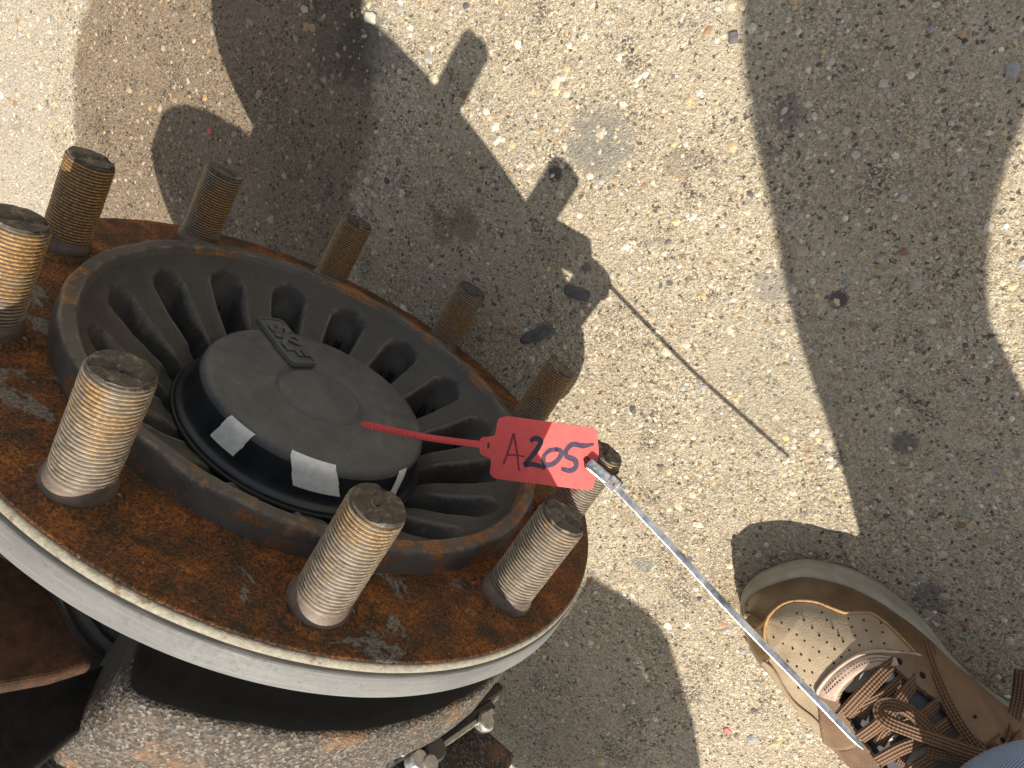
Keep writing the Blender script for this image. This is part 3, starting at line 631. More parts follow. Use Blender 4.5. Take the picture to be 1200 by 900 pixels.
def densify(poly, r, n=5):
    """round the corners of a polygon"""
    P = [Vector(p) for p in poly]; out = []
    for i, p in enumerate(P):
        a = P[i - 1]; b = P[(i + 1) % len(P)]; da = (a - p); db = (b - p); q = min(r, da.length * .45, db.length * .45)
        s = p + da.normalized() * q; e = p + db.normalized() * q
        for k in range(n + 1): t = k / n; out.append(s * (1 - t) ** 2 + p * 2 * t * (1 - t) + e * t * t)
    return [(v.x, v.y) for v in out]
body = [(562, 513), (575, 512), (580, 511), (584, 490), (596, 488), (699, 502), (702, 530), (695, 574), (685, 574), (580, 561), (574, 556), (576, 537), (562, 533)]
pl = densify([tl(*p) for p in body], .0025)
def plate_with_holes(name, outer, holes, z0, z1, mat, parent):
    bm = bmesh.new(); loops = []
    for lp in [outer] + holes:
        vs = [bm.verts.new((x, y, z1)) for x, y in lp]; loops.append(vs)
        for i in range(len(vs)): bm.edges.new((vs[i], vs[(i + 1) % len(vs)]))
    bmesh.ops.triangle_fill(bm, use_beauty=True, use_dissolve=False, edges=bm.edges[:])
    top = bm.faces[:]; ret = bmesh.ops.extrude_face_region(bm, geom=top)
    for v in ret['geom']:
        if isinstance(v, bmesh.types.BMVert): v.co.z = z0
    bmesh.ops.recalc_face_normals(bm, faces=bm.faces[:]); me = bpy.data.meshes.new(name); bm.to_mesh(me); bm.free()
    return link(name, me, mat, parent, False)
bk_ = plate_with_holes('shadow_plate', SHADOW_PLATE[0], [SHADOW_PLATE[1]], -.3015, -.2985, M['steel_dark'], hub)  # unseen plate added only to cast the shadow right of the hub
hx, hy = tl(572.5, 522); hole1 = [(hx + .0011 * math.cos(a) * .7, hy + .0018 * math.sin(a)) for a in np.linspace(0, 2 * math.pi, 12, endpoint=False)]
s0 = Vector(tl(687, 538)); s1 = Vector(tl(691.5, 544.5)); dv = (s1 - s0).normalized(); nv = Vector((-dv.y, dv.x))
slot = [tuple(s0 + (nv * math.cos(a) - dv * math.sin(a)) * .0016) for a in np.linspace(0, math.pi, 7)] + [tuple(s1 + (-nv * math.cos(a) + dv * math.sin(a)) * .0016) for a in np.linspace(0, math.pi, 7)]
tb = plate_with_holes('tag_plate', pl, [hole1, slot], -.0011, 0, M['tag'], tagE)
# tail: a thin toothed strap
tv = []; tf = []; c0 = Vector(tl(423, 496.5)); c1 = Vector(tl(564, 521)); n = 60
for i in range(n + 1):
    t = i / n; c = c0.lerp(c1, t) + Vector((0, -.0010 * math.sin(t * math.pi))); d = (c1 - c0).normalized(); q = Vector((-d.y, d.x)); wd = .00165 * min(1, .55 + 6 * t)
    zz = -.0003 + (.00035 if i % 2 and i < 36 else 0) + .0012 * math.sin(t * math.pi * .9)
    for s, h in ((-1, -.0009), (-1, 0), (-.45, 0), (-.45, 1), (.45, 1), (.45, 0), (1, 0), (1, -.0009)):
        tv.append((c.x + q.x * wd * s, c.y + q.y * wd * s, (zz if h == 1 else (-.0001 if h == 0 else h)) + .0012 * math.sin(t * math.pi * .9)))
for i in range(n):
    for k in range(8): tf.append((i * 8 + k, i * 8 + (k + 1) % 8, (i + 1) * 8 + (k + 1) % 8, (i + 1) * 8 + k))
tf += [tuple(range(8)), tuple(n * 8 + k for k in range(8))[::-1]]
obj('tag_tail', tv, tf, M['tag'], tagE, False)
def ink(name, strokes, mat):
    parts = []
    for pts, wds in strokes:
        P = spline([tl(*p) for p in pts], 8 * (len(pts) - 1)) if len(pts) > 2 else [np.array(tl(*pts[0])) * (1 - t) + np.array(tl(*pts[1])) * t for t in np.linspace(0, 1, 9)]
        V = []; Fc = []; n = len(P)
        for i, p in enumerate(P):
            a = P[max(i - 1, 0)]; b = P[min(i + 1, n - 1)]; d = (b - a) / (np.linalg.norm(b - a) + 1e-9); q = np.array([-d[1], d[0]])
            wd = np.interp(i / (n - 1), np.linspace(0, 1, len(wds)), wds) / 2 * .00043 * (1 + .18 * nz3(p[0], p[1], 0, 900))
            V += [(*(p + q * wd), .00018), (*(p - q * wd), .00018)]
        for i in range(n - 1): Fc.append((2 * i, 2 * i + 1, 2 * i + 3, 2 * i + 2))
        parts.append((V, Fc))
    o = obj(name, *join(parts), mat, tagE, False); mo = o.modifiers.new('t', 'SOLIDIFY'); mo.thickness = .0001; return o
def z6(pts): return [(560 + x / 6, 480 + y / 6) for x, y in pts]
ink('lettering', [(z6([(180, 385), (220, 270), (252, 168)]), [2.2, 2.6]), (z6([(252, 168), (275, 300), (290, 430)]), [2.6, 2.0]), (z6([(205, 320), (250, 318), (330, 330)]), [2, 1.8])], M['marker_thin'])
ink('lettering', [(z6([(368, 222), (400, 203), (440, 215), (432, 255), (385, 320), (325, 390)]), [5, 6, 6, 6, 5.5]), (z6([(325, 390), (390, 385), (475, 412)]), [6, 5.5, 4]),
                  (z6([(560, 280), (500, 290), (462, 335), (470, 385), (520, 385), (570, 345), (585, 295), (545, 275)]), [5.5, 5, 5.5, 6, 5.5, 5]),
                  (z6([(815, 243), (740, 255), (665, 245), (620, 290), (625, 330), (680, 355), (690, 400), (650, 430), (585, 415)]), [3, 6, 6, 5.5, 6, 6.5, 6, 6, 5])], M['marker'])

tie = empty('steel_tie'); S6 = Vector((-.0079, -.1544, .1168)); S6b = Vector((-.0079, -.2033, .1199)); tie.location = S6
tag(tie, 'thin stainless steel tie strip locked round a stud, its end sticking out over the shoe', 'cable tie')
def strip(P, wd, th, facing):
    V = []; Fc = []; n = len(P)
    for i, p in enumerate(P):
        p = Vector(p); t = (Vector(P[min(i + 1, n - 1)]) - Vector(P[max(i - 1, 0)])).normalized()
        f = facing(i, p) if callable(facing) else facing
        q = t.cross(f).normalized(); nn_ = q.cross(t).normalized(); w_ = wd(i / (n - 1)) if callable(wd) else wd
        for s, h in ((-1, -1), (1, -1), (1, .3), (.72, 1), (-.72, 1), (-1, .3)): V.append(p + q * (s * w_ / 2) + nn_ * (h * th / 2) - S6)
    for i in range(n - 1):
        for k in range(6): Fc.append((i * 6 + k, i * 6 + (k + 1) % 6, (i + 1) * 6 + (k + 1) % 6, (i + 1) * 6 + k))
    Fc += [(5, 4, 3, 2, 1, 0), tuple((n - 1) * 6 + k for k in range(6))]
    return V, Fc
eye = Vector((0, 0, H))
tip = Vector((.1730, -.1893, .1339)); bk = along(716, 565, .356)
mid = (tip + bk) / 2 + Vector((0, 0, -.0035)) + Vector(MC @ np.array([-.0012, .0022, 0]))
tail = spline([bk, bk.lerp(mid, .5) + Vector((0, 0, -.0006)), mid, mid.lerp(tip, .5) + Vector((0, 0, -.0004)), tip], 40)
fc = (eye - (bk + tip) / 2).normalized()
obj('strip_tail', *strip(tail, lambda t: (.0039 - .0005 * t) * (1 if t < .965 else 1 - (t - .965) * 16), .0007, lambda i, p: (fc + Vector((.25, .1, 0))).normalized()), M['strip'], tie, False)
# the loop: through the slot of the tag, round the back of the stud and into the lock
slp = along(690, 543, .3535); sax = (S6 - S6b).normalized(); ctr = S6 - sax * .0085
u1 = (bk - ctr); u1 = (u1 - sax * u1.dot(sax)).normalized(); u2 = sax.cross(u1)
lp = [slp + (slp - eye).normalized() * .004, slp - (slp - eye).normalized() * .0012, slp.lerp(bk, .45) - (slp - eye).normalized() * .0012, bk]
obj('strip_loop', *strip(spline(lp, 16), .0056, .0007, fc), M['strip'], tie, False)
arc = [ctr + (u1 * math.cos(a) + u2 * math.sin(a)) * .0120 for a in np.linspace(0, 2 * math.pi, 40)]
def arcface(i, p): q = p - ctr; return (q - sax * q.dot(sax)).normalized()
obj('strip_band', *strip(arc, .0048, .0006, arcface), M['strip'], tie, False)
td = (Vector(tail[2]) - Vector(tail[0])).normalized(); tq = td.cross(fc).normalized(); tnn = tq.cross(td)
RB = Matrix((td, tq, tnn)).transposed()
V, Fc = box(bk + td * .001 - S6, (.0062, .0072, .0030), RB); lk = obj('lock', V, Fc, M['chrome'], tie, False); bevel(lk, .0005)
V, Fc = box(bk + td * .002 - tnn * .004 - tq * .0015 - S6, (.0060, .0062, .0040), RB); lk2 = obj('lock_back', V, Fc, M['steel_dark'], tie, False); bevel(lk2, .0006)
V, Fc = tube([bk + td * .0018 + tnn * .0012 - S6, bk + td * .0018 + tnn * .0019 - S6], .0006, 10); obj('rivet', V, Fc, M['steel_dark'], tie, False)

# ------------------------------------------------------------------ the photographer: shoe in view, the rest throws the leg shadow
person = empty('person', (.30, -.20, 0))
tag(person, 'person standing at the right in a brown leather lace-up shoe and blue jeans', 'person')
PO = Vector((.30, -.20, 0))
MED = [(.1175, -.222), (.1178, -.213), (.1205, -.203), (.1305, -.184), (.144, -.174), (.161, -.167), (.184, -.164), (.208, -.167), (.228, -.1735), (.241, -.1765), (.257, -.178), (.276, -.177), (.33, -.173), (.37, -.180), (.398, -.195), (.406, -.214)]
LAT = [(.1175, -.222), (.1190, -.228), (.1235, -.236), (.1365, -.2465), (.155, -.2535), (.182, -.260), (.205, -.2615), (.232, -.2615), (.251, -.259), (.30, -.252), (.35, -.249), (.385, -.240), (.402, -.226), (.406, -.214)]
X0, X1 = .1175, .406
_M = np.array(spline(MED, 400)); _L = np.array(spline(LAT, 400))
_M[:, 0] = np.maximum.accumulate(_M[:, 0]); _L[:, 0] = np.maximum.accumulate(_L[:, 0])
def sx(x, ins): return x - ins * (np.exp(-(x - X0) / .02) - np.exp(-(X1 - x) / .02))
def yl(x, ins=0.0): return np.interp(sx(x, ins), _L[:, 0], _L[:, 1]) + ins * (1 - np.exp(-np.maximum(x - X0, 0) / .006))
def ym(x, ins=0.0): return np.interp(sx(x, ins), _M[:, 0], _M[:, 1]) - ins * (1 - np.exp(-np.maximum(x - X0, 0) / .006))
X0, X1 = .1175, .406
HS = ([.1175, .121, .128, .140, .158, .178, .200, .225, .255, .29, .33, .37, .400, .406], [.030, .041, .050, .057, .063, .069, .077, .088, .102, .112, .108, .098, .088, .060])
ZB = .024
def htop(x): return float(np.interp(x, *HS))
def upz(x, w):
    """height of the shoe upper at station x, across coordinate w in [-1, 1]"""
    h = htop(x); p = 2.5 if x < .2 else 2.2
    return ZB + (h - ZB) * max(0, 1 - abs(w + .04 * (1 - w * w)) ** p) ** .62
INS = .0042
def iM(x): return float(np.interp(x, [.185, .215, .24, .30], [.0042, .0010, -.0045, -.004]))
def edges(x): return yl(x, INS), ym(x, INS) + INS - iM(x)
def wof(x, y):
    a, b = edges(x); return (2 * y - a - b) / max(b - a, 1e-6)
def surf(px, py, lift=0.0):
    """point on the shoe upper that the photograph shows at (px, py)"""
    r = ray(px, py)
    for z in np.arange(.16, .0, -.0004):
        t = (z - lift - H) / r[2] if False else (z - H) / r[2]; x, y = r[0] * t, r[1] * t
        if x < X0 + .001 or x > X1: continue
        w_ = wof(x, y)
        if abs(w_) < 1 and z <= upz(x, w_) + lift: return Vector((x, y, z))
    return Vector(at(px, py, ZB))
def grid(nx=330, nw=190):
    xs = X0 + .0030 + (X1 - X0 - .006) * (np.linspace(0, 1, nx) ** 1.9); ws = np.sin(np.linspace(-math.pi / 2, math.pi / 2, nw))
    P = np.zeros((nx, nw, 3))
    for i, x in enumerate(xs):
        a, b = edges(x)
        for j, w_ in enumerate(ws):
            z = upz(x, w_) + (nz3(x, w_ * .05, 0, 45) * .0005 + nz3(x, w_ * .05, 2, 150) * .0002) * (1 - w_ ** 4)
            P[i, j] = (x, (a + b) / 2 + w_ * (b - a) / 2, z)
    return P
G = grid(); nx, nw = G.shape[:2]; cen = (G[:-1, :-1] + G[1:, 1:]).reshape(-1, 3) / 2
def plan(pp, lift=0.0): return [tuple(surf(*p, lift)[:2]) for p in pp]
GUARD_IN = [(905, 770), (898, 752), (896, 737), (900, 722), (910, 711), (923, 704), (940, 702), (957, 704), (973, 710), (990, 716), (1007, 716), (1020, 717), (1033, 725), (1045, 735), (1060, 750), (1076, 768)]
TRIM_OUT = [(957, 812), (960, 804), (973, 788), (993, 772), (1010, 764), (1027, 761), (1043, 762), (1068, 764), (1078, 766)]
TRIM_IN = [(1046, 781), (1035, 781), (1027, 783), (1010, 788), (998, 797), (988, 808), (983, 820)]
cin = plan(GUARD_IN); tout = plan(TRIM_OUT); tin = plan(TRIM_IN)
vamp_zone = cin + [tout[-1], (.26, -.19), (.60, -.19), (.60, -.4), (.178, -.30), (.172, -.253), (.158, -.249), (.145, -.243)]
quart_line = tout[::-1]
lat_pts = plan([(960, 830), (985, 862), (1010, 893)])
open_poly = [tin[0]] + tin[1:] + plan([(992, 838), (1010, 866), (1030, 893)]) + [(.27, -.245), (.33, -.235), (.33, -.195)] + plan([(1168, 893), (1150, 872), (1125, 850), (1100, 824), (1075, 805), (1058, 792)])
quarter_poly = tout + [tuple(surf(1092, 772)[:2]), (.224, -.150), (.5, -.10), (.5, -.4), (.215, -.30), (.210, -.2600)] + [lat_pts[0]]
trim_poly = tout + tin
C2 = cen[:, :2]
m_open = inpoly(C2, open_poly); m_q = inpoly(C2, quarter_poly) & ~m_open; m_trim = inpoly(C2, trim_poly) & ~m_open
m_guard = ~inpoly(C2, vamp_zone) & ~m_q & ~m_trim & (C2[:, 0] < .235)
nrm = np.zeros_like(G)
du = np.gradient(G, axis=0); dv_ = np.gradient(G, axis=1); nrm = np.cross(du, dv_); nrm /= np.linalg.norm(nrm, axis=2, keepdims=True) + 1e-12
def panel(name, mask, lift, mat, parent, thick=.0016):
    F_ = [k for k in np.nonzero(mask)[0]]; idx = {}; V = []; Fc = []
    for k in F_:
        i, j = divmod(k, nw - 1); q = []
        for a, b in ((i, j), (i + 1, j), (i + 1, j + 1), (i, j + 1)):
            key = a * nw + b
            if key not in idx: idx[key] = len(V); V.append(G[a, b] + nrm[a, b] * lift - np.array(PO))
            q.append(idx[key])
        Fc.append(q)
    o = obj(name, V, Fc, mat, parent); mo = o.modifiers.new('thick', 'SOLIDIFY'); mo.thickness = thick; mo.offset = -1
    return o
shoe = panel('shoe', ~m_open, 0, M['tan'], person)
panel('toe_guard', m_guard, .0013, M['guard'], shoe); panel('quarter', m_q, .0014, M['brown'], shoe); 
to_ = spline([surf(*p) for p in TRIM_OUT], 60); ti_ = spline([surf(*p) for p in TRIM_IN[::-1] + [(1062, 776), (1077, 772)]], 60); V = []
for a_, b_ in zip(to_, ti_):
    for k, lf in zip(np.linspace(0, 1, 9), (.0004, .0020, .0026, .0027, .0027, .0027, .0026, .0018, -.002)):
        x, y = (Vector(a_).lerp(Vector(b_), k))[:2]; V.append(Vector((x, y, upz(x, wof(x, y)) + lf)) - PO)
obj('throat_trim', V, [(i * 9 + j, i * 9 + j + 1, (i + 1) * 9 + j + 1, (i + 1) * 9 + j) for i in range(60) for j in range(8)], M['trim'], shoe)
def cord(name, pts, rad, mat, lift=.0012):
    P = [surf(*p) + Vector((0, 0, lift)) - PO for p in pts]; return obj(name, *tube(spline(P, len(P) * 6), rad, 6), mat, shoe)
cord('seam_cord', GUARD_IN, .0010, M['cord'], .0016); cord('trim_edge', TRIM_OUT, .0011, M['trim'], .0018)
cord('lateral_seam', [(872, 745), (893, 770), (908, 785), (918, 803), (932, 822), (954, 840), (975, 862)], .0008, M['brown'], .0006)
def dashes(pts, n, ln, rad, mat, name, lift):
    P = spline([surf(*p) + Vector((0, 0, lift)) - PO for p in pts], n * 2); parts = []
    for i in range(0, len(P) - 1, 2): parts.append(tube([P[i], P[i + 1]], rad, 5))
    o = obj(name, *join(parts), mat, shoe); o['kind'] = 'stuff'; return o
dashes([(893, 737), (896, 720), (906, 708), (921, 700), (940, 697), (960, 700), (975, 706)], 26, 0, .0004, M['hole'], 'stitching', .0018)
dashes([(966, 806), (978, 793), (996, 778), (1012, 770), (1028, 767), (1044, 768), (1066, 770)], 30, 0, .00035, M['brown'], 'stitching', .0030)
dashes([(968, 809), (981, 797), (998, 782), (1014, 774), (1029, 771), (1044, 772)], 26, 0, .00035, M['brown'], 'stitching', .0030)
perf = [(934, 719), (963, 718), (942, 727), (969, 727), (994, 725), (1012, 727), (916, 730), (925, 738), (952, 736), (976, 736), (998, 735), (934, 744), (960, 745), (983, 745), (1002, 745), (1015, 739), (907, 747), (918, 754), (943, 751), (969, 753), (988, 752), (1007, 756), (1021, 752), (929, 760), (953, 759), (978, 761), (995, 762), (939, 767), (960, 764), (970, 770), (986, 770), (949, 774), (959, 779), (977, 777), (934, 781), (943, 786), (952, 788), (969, 785), (1034, 741), (1032, 730), (1036, 754), (923, 775), (931, 790), (941, 797), (950, 803), (936, 806)]
parts = []
for p in perf:
    s = surf(*p); e = .0015; a = surf(p[0] + 3, p[1]); b = surf(p[0], p[1] + 3); n_ = (a - s).cross(b - s).normalized(); n_ = n_ if n_.z > 0 else -n_
    parts.append(tube([s - PO - n_ * .0004, s - PO + n_ * .00045], .00066, 7))
pf = obj('perforation', *join(parts), M['hole'], shoe); pf['kind'] = 'stuff'
# sole: stacked outlines, welt ledge on top
def outline(ins, z, n=90):
    x0, x1 = X0 + ins, X1 - ins; xs = x0 + (x1 - x0) * (1 - np.cos(np.linspace(0, math.pi, n))) / 2
    return [(x, float(ym(x, ins)) if 0 < i < n - 1 else float((ym(x, ins) + yl(x, ins)) / 2), z) for i, x in enumerate(xs)] + [(x, float(yl(x, ins)), z) for x in xs[::-1][1:-1]]
rings = [outline(.003, .0015), outline(.0006, .0030), outline(0, .0060), outline(0, .013), outline(.0006, .0138), outline(.0002, .0148), outline(.0010, .0205), outline(.0022, .0232), outline(.0048, .0240), outline(.010, .0236)]
n = len(rings[0]); V = [Vector(p) - PO for r in rings for p in r]; Fc = [(k * n + i, k * n + (i + 1) % n, (k + 1) * n + (i + 1) % n, (k + 1) * n + i) for k in range(len(rings) - 1) for i in range(n)]
obj('sole', V, [f[::-1] for f in Fc], M['sole'], shoe)
# toe bumper seam and tongue
V = []; Fc = []; nu, nv = 40, 24
for i in range(nu):
    x = .185 + (.34 - .185) * i / (nu - 1); a, b = edges(x)
    for j in range(nv):
        w_ = -.85 + 1.6 * j / (nv - 1); V.append(Vector((x, (a + b) / 2 + w_ * (b - a) / 2, max(ZB + .004, upz(x, w_) - .0062 + .0012 * nz3(x, w_ * .1, 1, 60)))) - PO)
Fc = [(i * nv + j, (i + 1) * nv + j, (i + 1) * nv + j + 1, i * nv + j + 1) for i in range(nu - 1) for j in range(nv - 1)]
obj('tongue', V, Fc, M['lining'], shoe)
def pad(poly, name='tongue_pad'):
    P = [surf(*p) for p in poly]; c = sum(P, Vector()) / len(P); V = []; Fc = []
    rg = [(1.0, -.0068), (.95, -.0042), (.75, -.0034), (.4, -.0030), (.05, -.0029)]; n = len(P) * 6
    PP = spline(P + [P[0]], n)[:-1]
    for s, dz in rg: V += [Vector(c.lerp(Vector(p), s)) + Vector((0, 0, dz)) - PO for p in PP]
    Fc = [(k * n + i, k * n + (i + 1) % n, (k + 1) * n + (i + 1) % n, (k + 1) * n + i) for k in range(len(rg) - 1) for i in range(n)]
    return obj(name, V, Fc, M['pad'], shoe)
pad([(985, 815), (996, 800), (1012, 790), (1026, 790), (1014, 806), (998, 818)]); pad([(1030, 868), (1040, 850), (1055, 842), (1066, 850), (1056, 868), (1040, 876)]); pad([(1060, 892), (1075, 882), (1090, 876), (1092, 892), (1078, 902), (1064, 903)])
# laces: flat woven ribbons
def lace(pts, wd=.0078, th=.0018, lifts=None, name='lace', n=40, tw=0.0, up=None):
    lf = lifts if isinstance(lifts, (list, tuple)) else [lifts or .004] * len(pts)
    P0 = [surf(*p) if l < .03 else None for p, l in zip(pts, lf)]
    P0 = [(surf(p[0], p[1], l)) for p, l in zip(pts, lf)]
    P = [Vector(p) for p in spline(P0, n)]; V = []; Fc = []; uv = []; ln = 0.0
    prof = [(-1, 0), (-.92, .62), (-.5, 1), (-.25, .8), (0, 1), (.25, .8), (.5, 1), (.92, .62), (1, 0), (.9, -.7), (0, -1), (-.9, -.7)]; k = len(prof)
    for i, p in enumerate(P):
        t = (P[min(i + 1, n)] - P[max(i - 1, 0)]).normalized(); f = (up or Vector((-.15, .18, 1))).normalized()
        q = t.cross(f).normalized(); b = q.cross(t).normalized(); a = tw * i / n; q, b = q * math.cos(a) + b * math.sin(a), b * math.cos(a) - q * math.sin(a)
        if i: ln += (p - P[i - 1]).length
        for s, h in prof: V.append(p + q * (s * wd * .80 / 2) + b * (h * th * .72 / 2) - PO); uv.append((s * .5 + .5, ln))
    for i in range(n):
        for j in range(k): Fc.append((i * k + j, i * k + (j + 1) % k, (i + 1) * k + (j + 1) % k, (i + 1) * k + j))
    Fc += [tuple(range(k))[::-1], tuple(n * k + j for j in range(k))]
    me = mesh(name, V, Fc); ul = me.uv_layers.new(name='UVMap')
    for l in me.loops: ul.data[l.index].uv = uv[l.vertex_index]
    return link(name, me, M['lace'], shoe)
lace([(1050, 776), (1035, 788), (1012, 812), (984, 842)], .0094, lifts=[.000, .0035, .0040, .001])
lace([(1060, 793), (1040, 812), (1018, 824), (990, 838)], .0080, lifts=[-.003, .001, .0005, -.002])
lace([(1030, 806), (1018, 826), (1010, 842)], .0060, lifts=[.0, -.0005, -.002])
lace([(1078, 792), (1066, 806), (1050, 826), (1030, 848), (1003, 868)], .0085, lifts=[.000, .0035, .004, .004, .001])
lace([(1102, 822), (1082, 838), (1060, 848), (1040, 858), (1030, 872)], .0078, lifts=[.001, .003, .002, .002, -.002])
lace([(1112, 848), (1085, 866), (1058, 876), (1028, 892)], .0088, lifts=[.001, .0035, .0045, .001])
lace([(1076, 862), (1062, 880), (1054, 896)], .0060, lifts=[.001, .0005, -.002])
lace([(1135, 866), (1110, 880), (1085, 893), (1062, 908)], .0088, lifts=[.001, .004, .005, .003])
lace([(1172, 866), (1152, 884), (1128, 902)], .0085, lifts=[.000, .003, .003])
# the bow: a standing loop, two long loops and the knot
lace([(1178, 892), (1140, 882), (1100, 868), (1064, 855), (1040, 845), (1030, 834), (1034, 826), (1048, 826), (1066, 834), (1084, 850), (1096, 862)], .0088, .0016, [.010, .016, .020, .020, .018, .016, .014, .014, .013, .010, .007], n=80, up=Vector((.05, .55, .8)))
lace([(1082, 752), (1088, 772), (1098, 798), (1112, 828), (1130, 858), (1152, 884), (1172, 893)], .0088, .0016, [.004, .005, .007, .008, .008, .009, .009], n=60)
lace([(1197, 785), (1194, 815), (1188, 845), (1184, 872), (1180, 890)], .0090, .0016, [.010, .014, .013, .011, .010], n=40)
lace([(1196, 862), (1184, 880), (1170, 893), (1150, 900)], .0090, .0018, [.012, .013, .013, .009], n=30)
lace([(1174, 890), (1140, 892), (1110, 886), (1085, 880)], .0080, .0016, [.009, .010, .010, .008], n=30)
kn = surf(1178, 893, .009) - PO
bm = bmesh.new(); bmesh.ops.create_icosphere(bm, subdivisions=3, radius=.0085)
for v in bm.verts: v.co = Vector((v.co.x * 1.2, v.co.y, v.co.z * .7)) * (1 + .2 * noise.noise(v.co * 260)) + kn
me = bpy.data.meshes.new('lace_knot'); bm.to_mesh(me); bm.free(); me.uv_layers.new(name='UVMap'); link('lace_knot', me, M['lace'], shoe)
for p in ((1052, 776), (1079, 792), (1139, 840), (1172, 868), (1196, 890)):
    s = surf(*p); a = surf(p[0] + 4, p[1]); b = surf(p[0], p[1] + 4); n_ = (a - s).cross(b - s).normalized(); n_ = n_ if n_.z > 0 else -n_
    obj('eyelet', *tube([s - PO, s - PO + n_ * .0017], .0019, 12), M['hole'], shoe)
# second shoe out of the picture, a mirrored copy
def mirror_tree(o, par, mirror):
    c = o.copy(); col.objects.link(c); c.parent = par
    for ch in list(o.children): mirror_tree(ch, c, None)
    return c
s2 = mirror_tree(shoe, person, True); s2.scale = (1, -1, 1); s2.location = (.10, .31, 0)

def skin(name, chains, mat, parent, sub=2, extra=None):
    """one continuous surface grown round a skeleton; chains = lists of (point, radius), joined where points coincide"""
    V = []; R = []; E = []; idx = {}
    for ch in chains:
        last = None
        for p, r in ch:
            k = tuple(round(c, 4) for c in p)
            if k not in idx: idx[k] = len(V); V.append(Vector(p) - PO); R.append(r)
            i = idx[k]
            if last is not None and last != i: E.append((last, i))
            last = i
    me = bpy.data.meshes.new(name); me.from_pydata(V, E, []); o = bpy.data.objects.new(name, me); col.objects.link(o); o.parent = parent
    mo = o.modifiers.new('skin', 'SKIN'); mo.use_smooth_shade = True
    sv = me.skin_vertices[0].data
    for i, r in enumerate(R): sv[i].radius = r if isinstance(r, tuple) else (r, r)
    sv[0].use_root = True
    s = o.modifiers.new('sub', 'SUBSURF'); s.levels = sub; s.render_levels = sub; me.materials.append(mat); return o
AK1 = (.315, -.186, .10); KN1 = (.335, -.186, .49); HP1 = (.470, -.055, .88); PEL = (.50, .03, .92); HP2 = (.47, .115, .88); KN2 = (.40, .125, .49); AK2 = (.41, .112, .10)
CH = (.27, .03, 1.08); NK = (.13, .03, 1.16); HD_ = (.045, .03, 1.17); SH1 = (.20, -.13, 1.10); SH2 = (.20, .19, 1.10)
EL1 = (.27, -.23, .84); WR1 = (.34, -.13, .66); EL2 = (.22, .24, .80); WR2 = (.13, .12, .62)
def hand(wr, d, side):
    d = Vector(d).normalized(); w_ = Vector(wr); q = d.cross(Vector((0, 0, 1))).normalized() * side; pal = w_ + d * .055; ch = [[(wr, .027), (tuple(w_ + d * .03), (.030, .018)), (tuple(pal), (.034, .015))]]
    for k, (off, ln) in enumerate(((-.030, .062), (-.010, .074), (.010, .070), (.028, .054))):
        b = pal + q * off + d * .022; m1 = b + d * ln * .5 + Vector((0, 0, -.008)); e = b + d * ln * .85 + Vector((0, 0, -.030)); ch.append([(tuple(pal), (.034, .015)), (tuple(b), .0095), (tuple(m1), .0085), (tuple(e), .0070)])
    tb_ = w_ + d * .025 - q * .030; ch.append([(tuple(w_ + d * .03), (.030, .018)), (tuple(tb_), .012), (tuple(tb_ + d * .035 - q * .012 + Vector((0, 0, -.012))), .0095), (tuple(tb_ + d * .055 - q * .008 + Vector((0, 0, -.026))), .0075)])
    return ch
bodyc = [[(PEL, (.12, .09)), ((.39, .03, 1.02), (.13, .10)), (CH, (.15, .11)), (NK, .055), ((.10, .03, 1.165), .052), (HD_, (.075, .092)), ((-.025, .03, 1.16), (.070, .085)), ((-.075, .03, 1.15), (.045, .055))],
         [(PEL, (.12, .09)), (HP1, .066), ((.405, -.130, .70), .056), ((.362, -.172, .56), .046), ((.332, -.197, .39), .038), ((.322, -.190, .28), .038), (AK1, .032), ((.325, -.195, .06), .030)], [(PEL, (.12, .09)), (HP2, .066), (KN2, .044), (AK2, .034), ((.41, .11, .06), .030)],
         [(CH, (.15, .11)), (SH1, .058), (EL1, .040), (WR1, .027)], [(CH, (.15, .11)), (SH2, .058), (EL2, .040), (WR2, .027)]] + hand(WR1, (.35, .2, -.55), 1) + hand(WR2, (-.55, -.45, -.35), -1)
skin('body', bodyc, M['skin'], person)
HEM1 = (.300, -.186, .090)
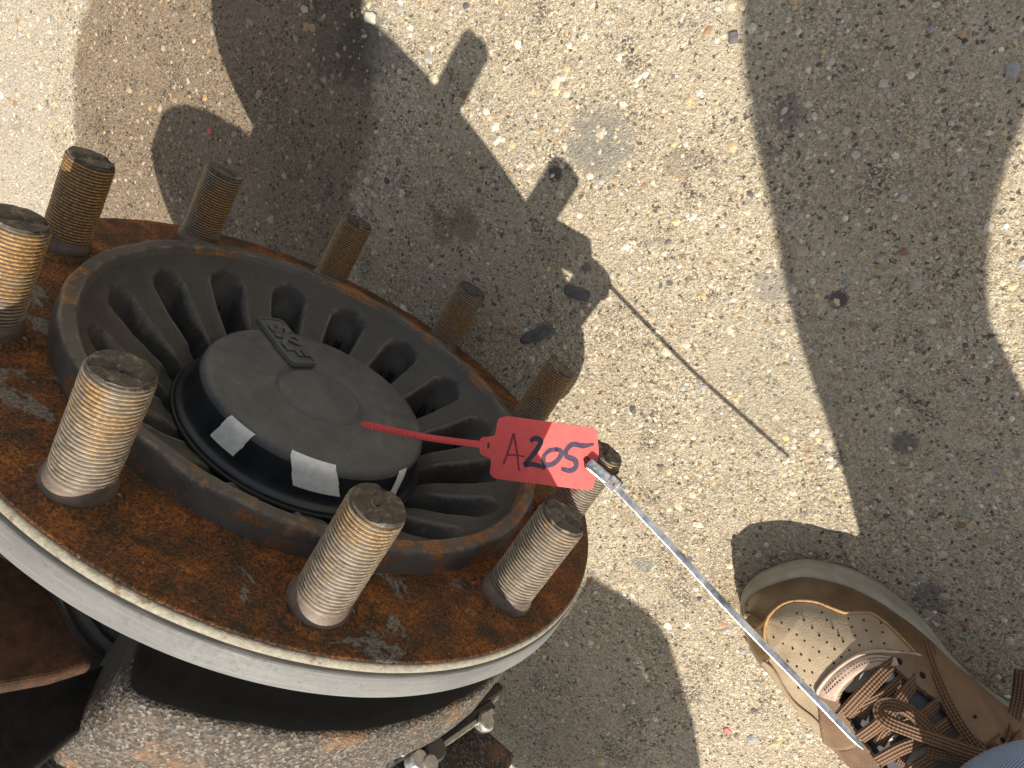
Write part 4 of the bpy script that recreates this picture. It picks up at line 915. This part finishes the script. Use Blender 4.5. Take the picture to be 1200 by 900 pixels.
tr = skin('trousers', [[(PEL, (.155, .125)), (HP1, .098), ((.405, -.130, .70), .088), ((.378, -.152, .62), .080), ((.362, -.172, .56), .071), ((.346, -.184, .48), .058), ((.332, -.197, .39), .052), ((.322, -.190, .28), .056), ((.312, -.187, .17), .062), ((.308, -.187, .14), .066), (HEM1, .070)], [(PEL, (.155, .125)), (HP2, .098), (KN2, .066), ((.405, .118, .28), .058), ((.41, .112, .062), .064)]], M['denim'], person)
skin('shirt', [[((.50, .03, .915), (.165, .135)), ((.45, .03, .965), (.160, .125)), ((.36, .03, 1.04), (.155, .118)), (CH, (.172, .125)), ((.19, .03, 1.135), (.08, .07))], [(CH, (.172, .125)), (SH1, .070), ((.235, -.18, .97), .058)], [(CH, (.172, .125)), (SH2, .070), ((.21, .215, .95), .058)]], M['shirt'], person)
bm = bmesh.new(); bmesh.ops.create_uvsphere(bm, u_segments=32, v_segments=20, radius=1)
bmesh.ops.delete(bm, geom=[v for v in bm.verts if v.co.z < -.25 or (v.co.z < .25 and v.co.x < -.55)], context='VERTS')
for v in bm.verts: v.co = Vector((.002, .03, 1.19)) - PO + Vector((v.co.x * .108, v.co.y * .086, v.co.z * .088)) * (1 + .05 * noise.noise(v.co * 9))
me = bpy.data.meshes.new('hair'); bm.to_mesh(me); bm.free(); link('hair', me, M['hair'], person)
for nm, c, s in (('nose', (-.118, .03, 1.135), (.014, .011, .016)), ('ear', (.03, -.052, 1.16), (.018, .008, .026)), ('ear', (.03, .112, 1.16), (.018, .008, .026)), ('mouth', (-.108, .03, 1.100), (.006, .022, .005)), ('eye', (-.112, .0, 1.165), (.008, .012, .008)), ('eye', (-.112, .06, 1.165), (.008, .012, .008))):
    bm = bmesh.new(); bmesh.ops.create_icosphere(bm, subdivisions=2, radius=1)
    for v in bm.verts: v.co = Vector(c) - PO + Vector((v.co.x * s[0], v.co.y * s[1], v.co.z * s[2]))
    me = bpy.data.meshes.new(nm); bm.to_mesh(me); bm.free(); link(nm, me, M['pad'] if nm == 'eye' else M['skin'], person)
cf = obj('trouser_cuff', *lathe([(.060, .102), (.0665, .0995), (.0695, .1010), (.0700, .106), (.0695, .113), (.066, .119), (.056, .124)], 72, lambda x, y, z, r, t: (x * (1 + .03 * math.sin(5 * t)), y * (1 + .03 * math.sin(4 * t + 1)), z + .0015 * math.sin(7 * t))), M['denim'], person)
cf.location = Vector((.2945, -.181, 0)) - PO
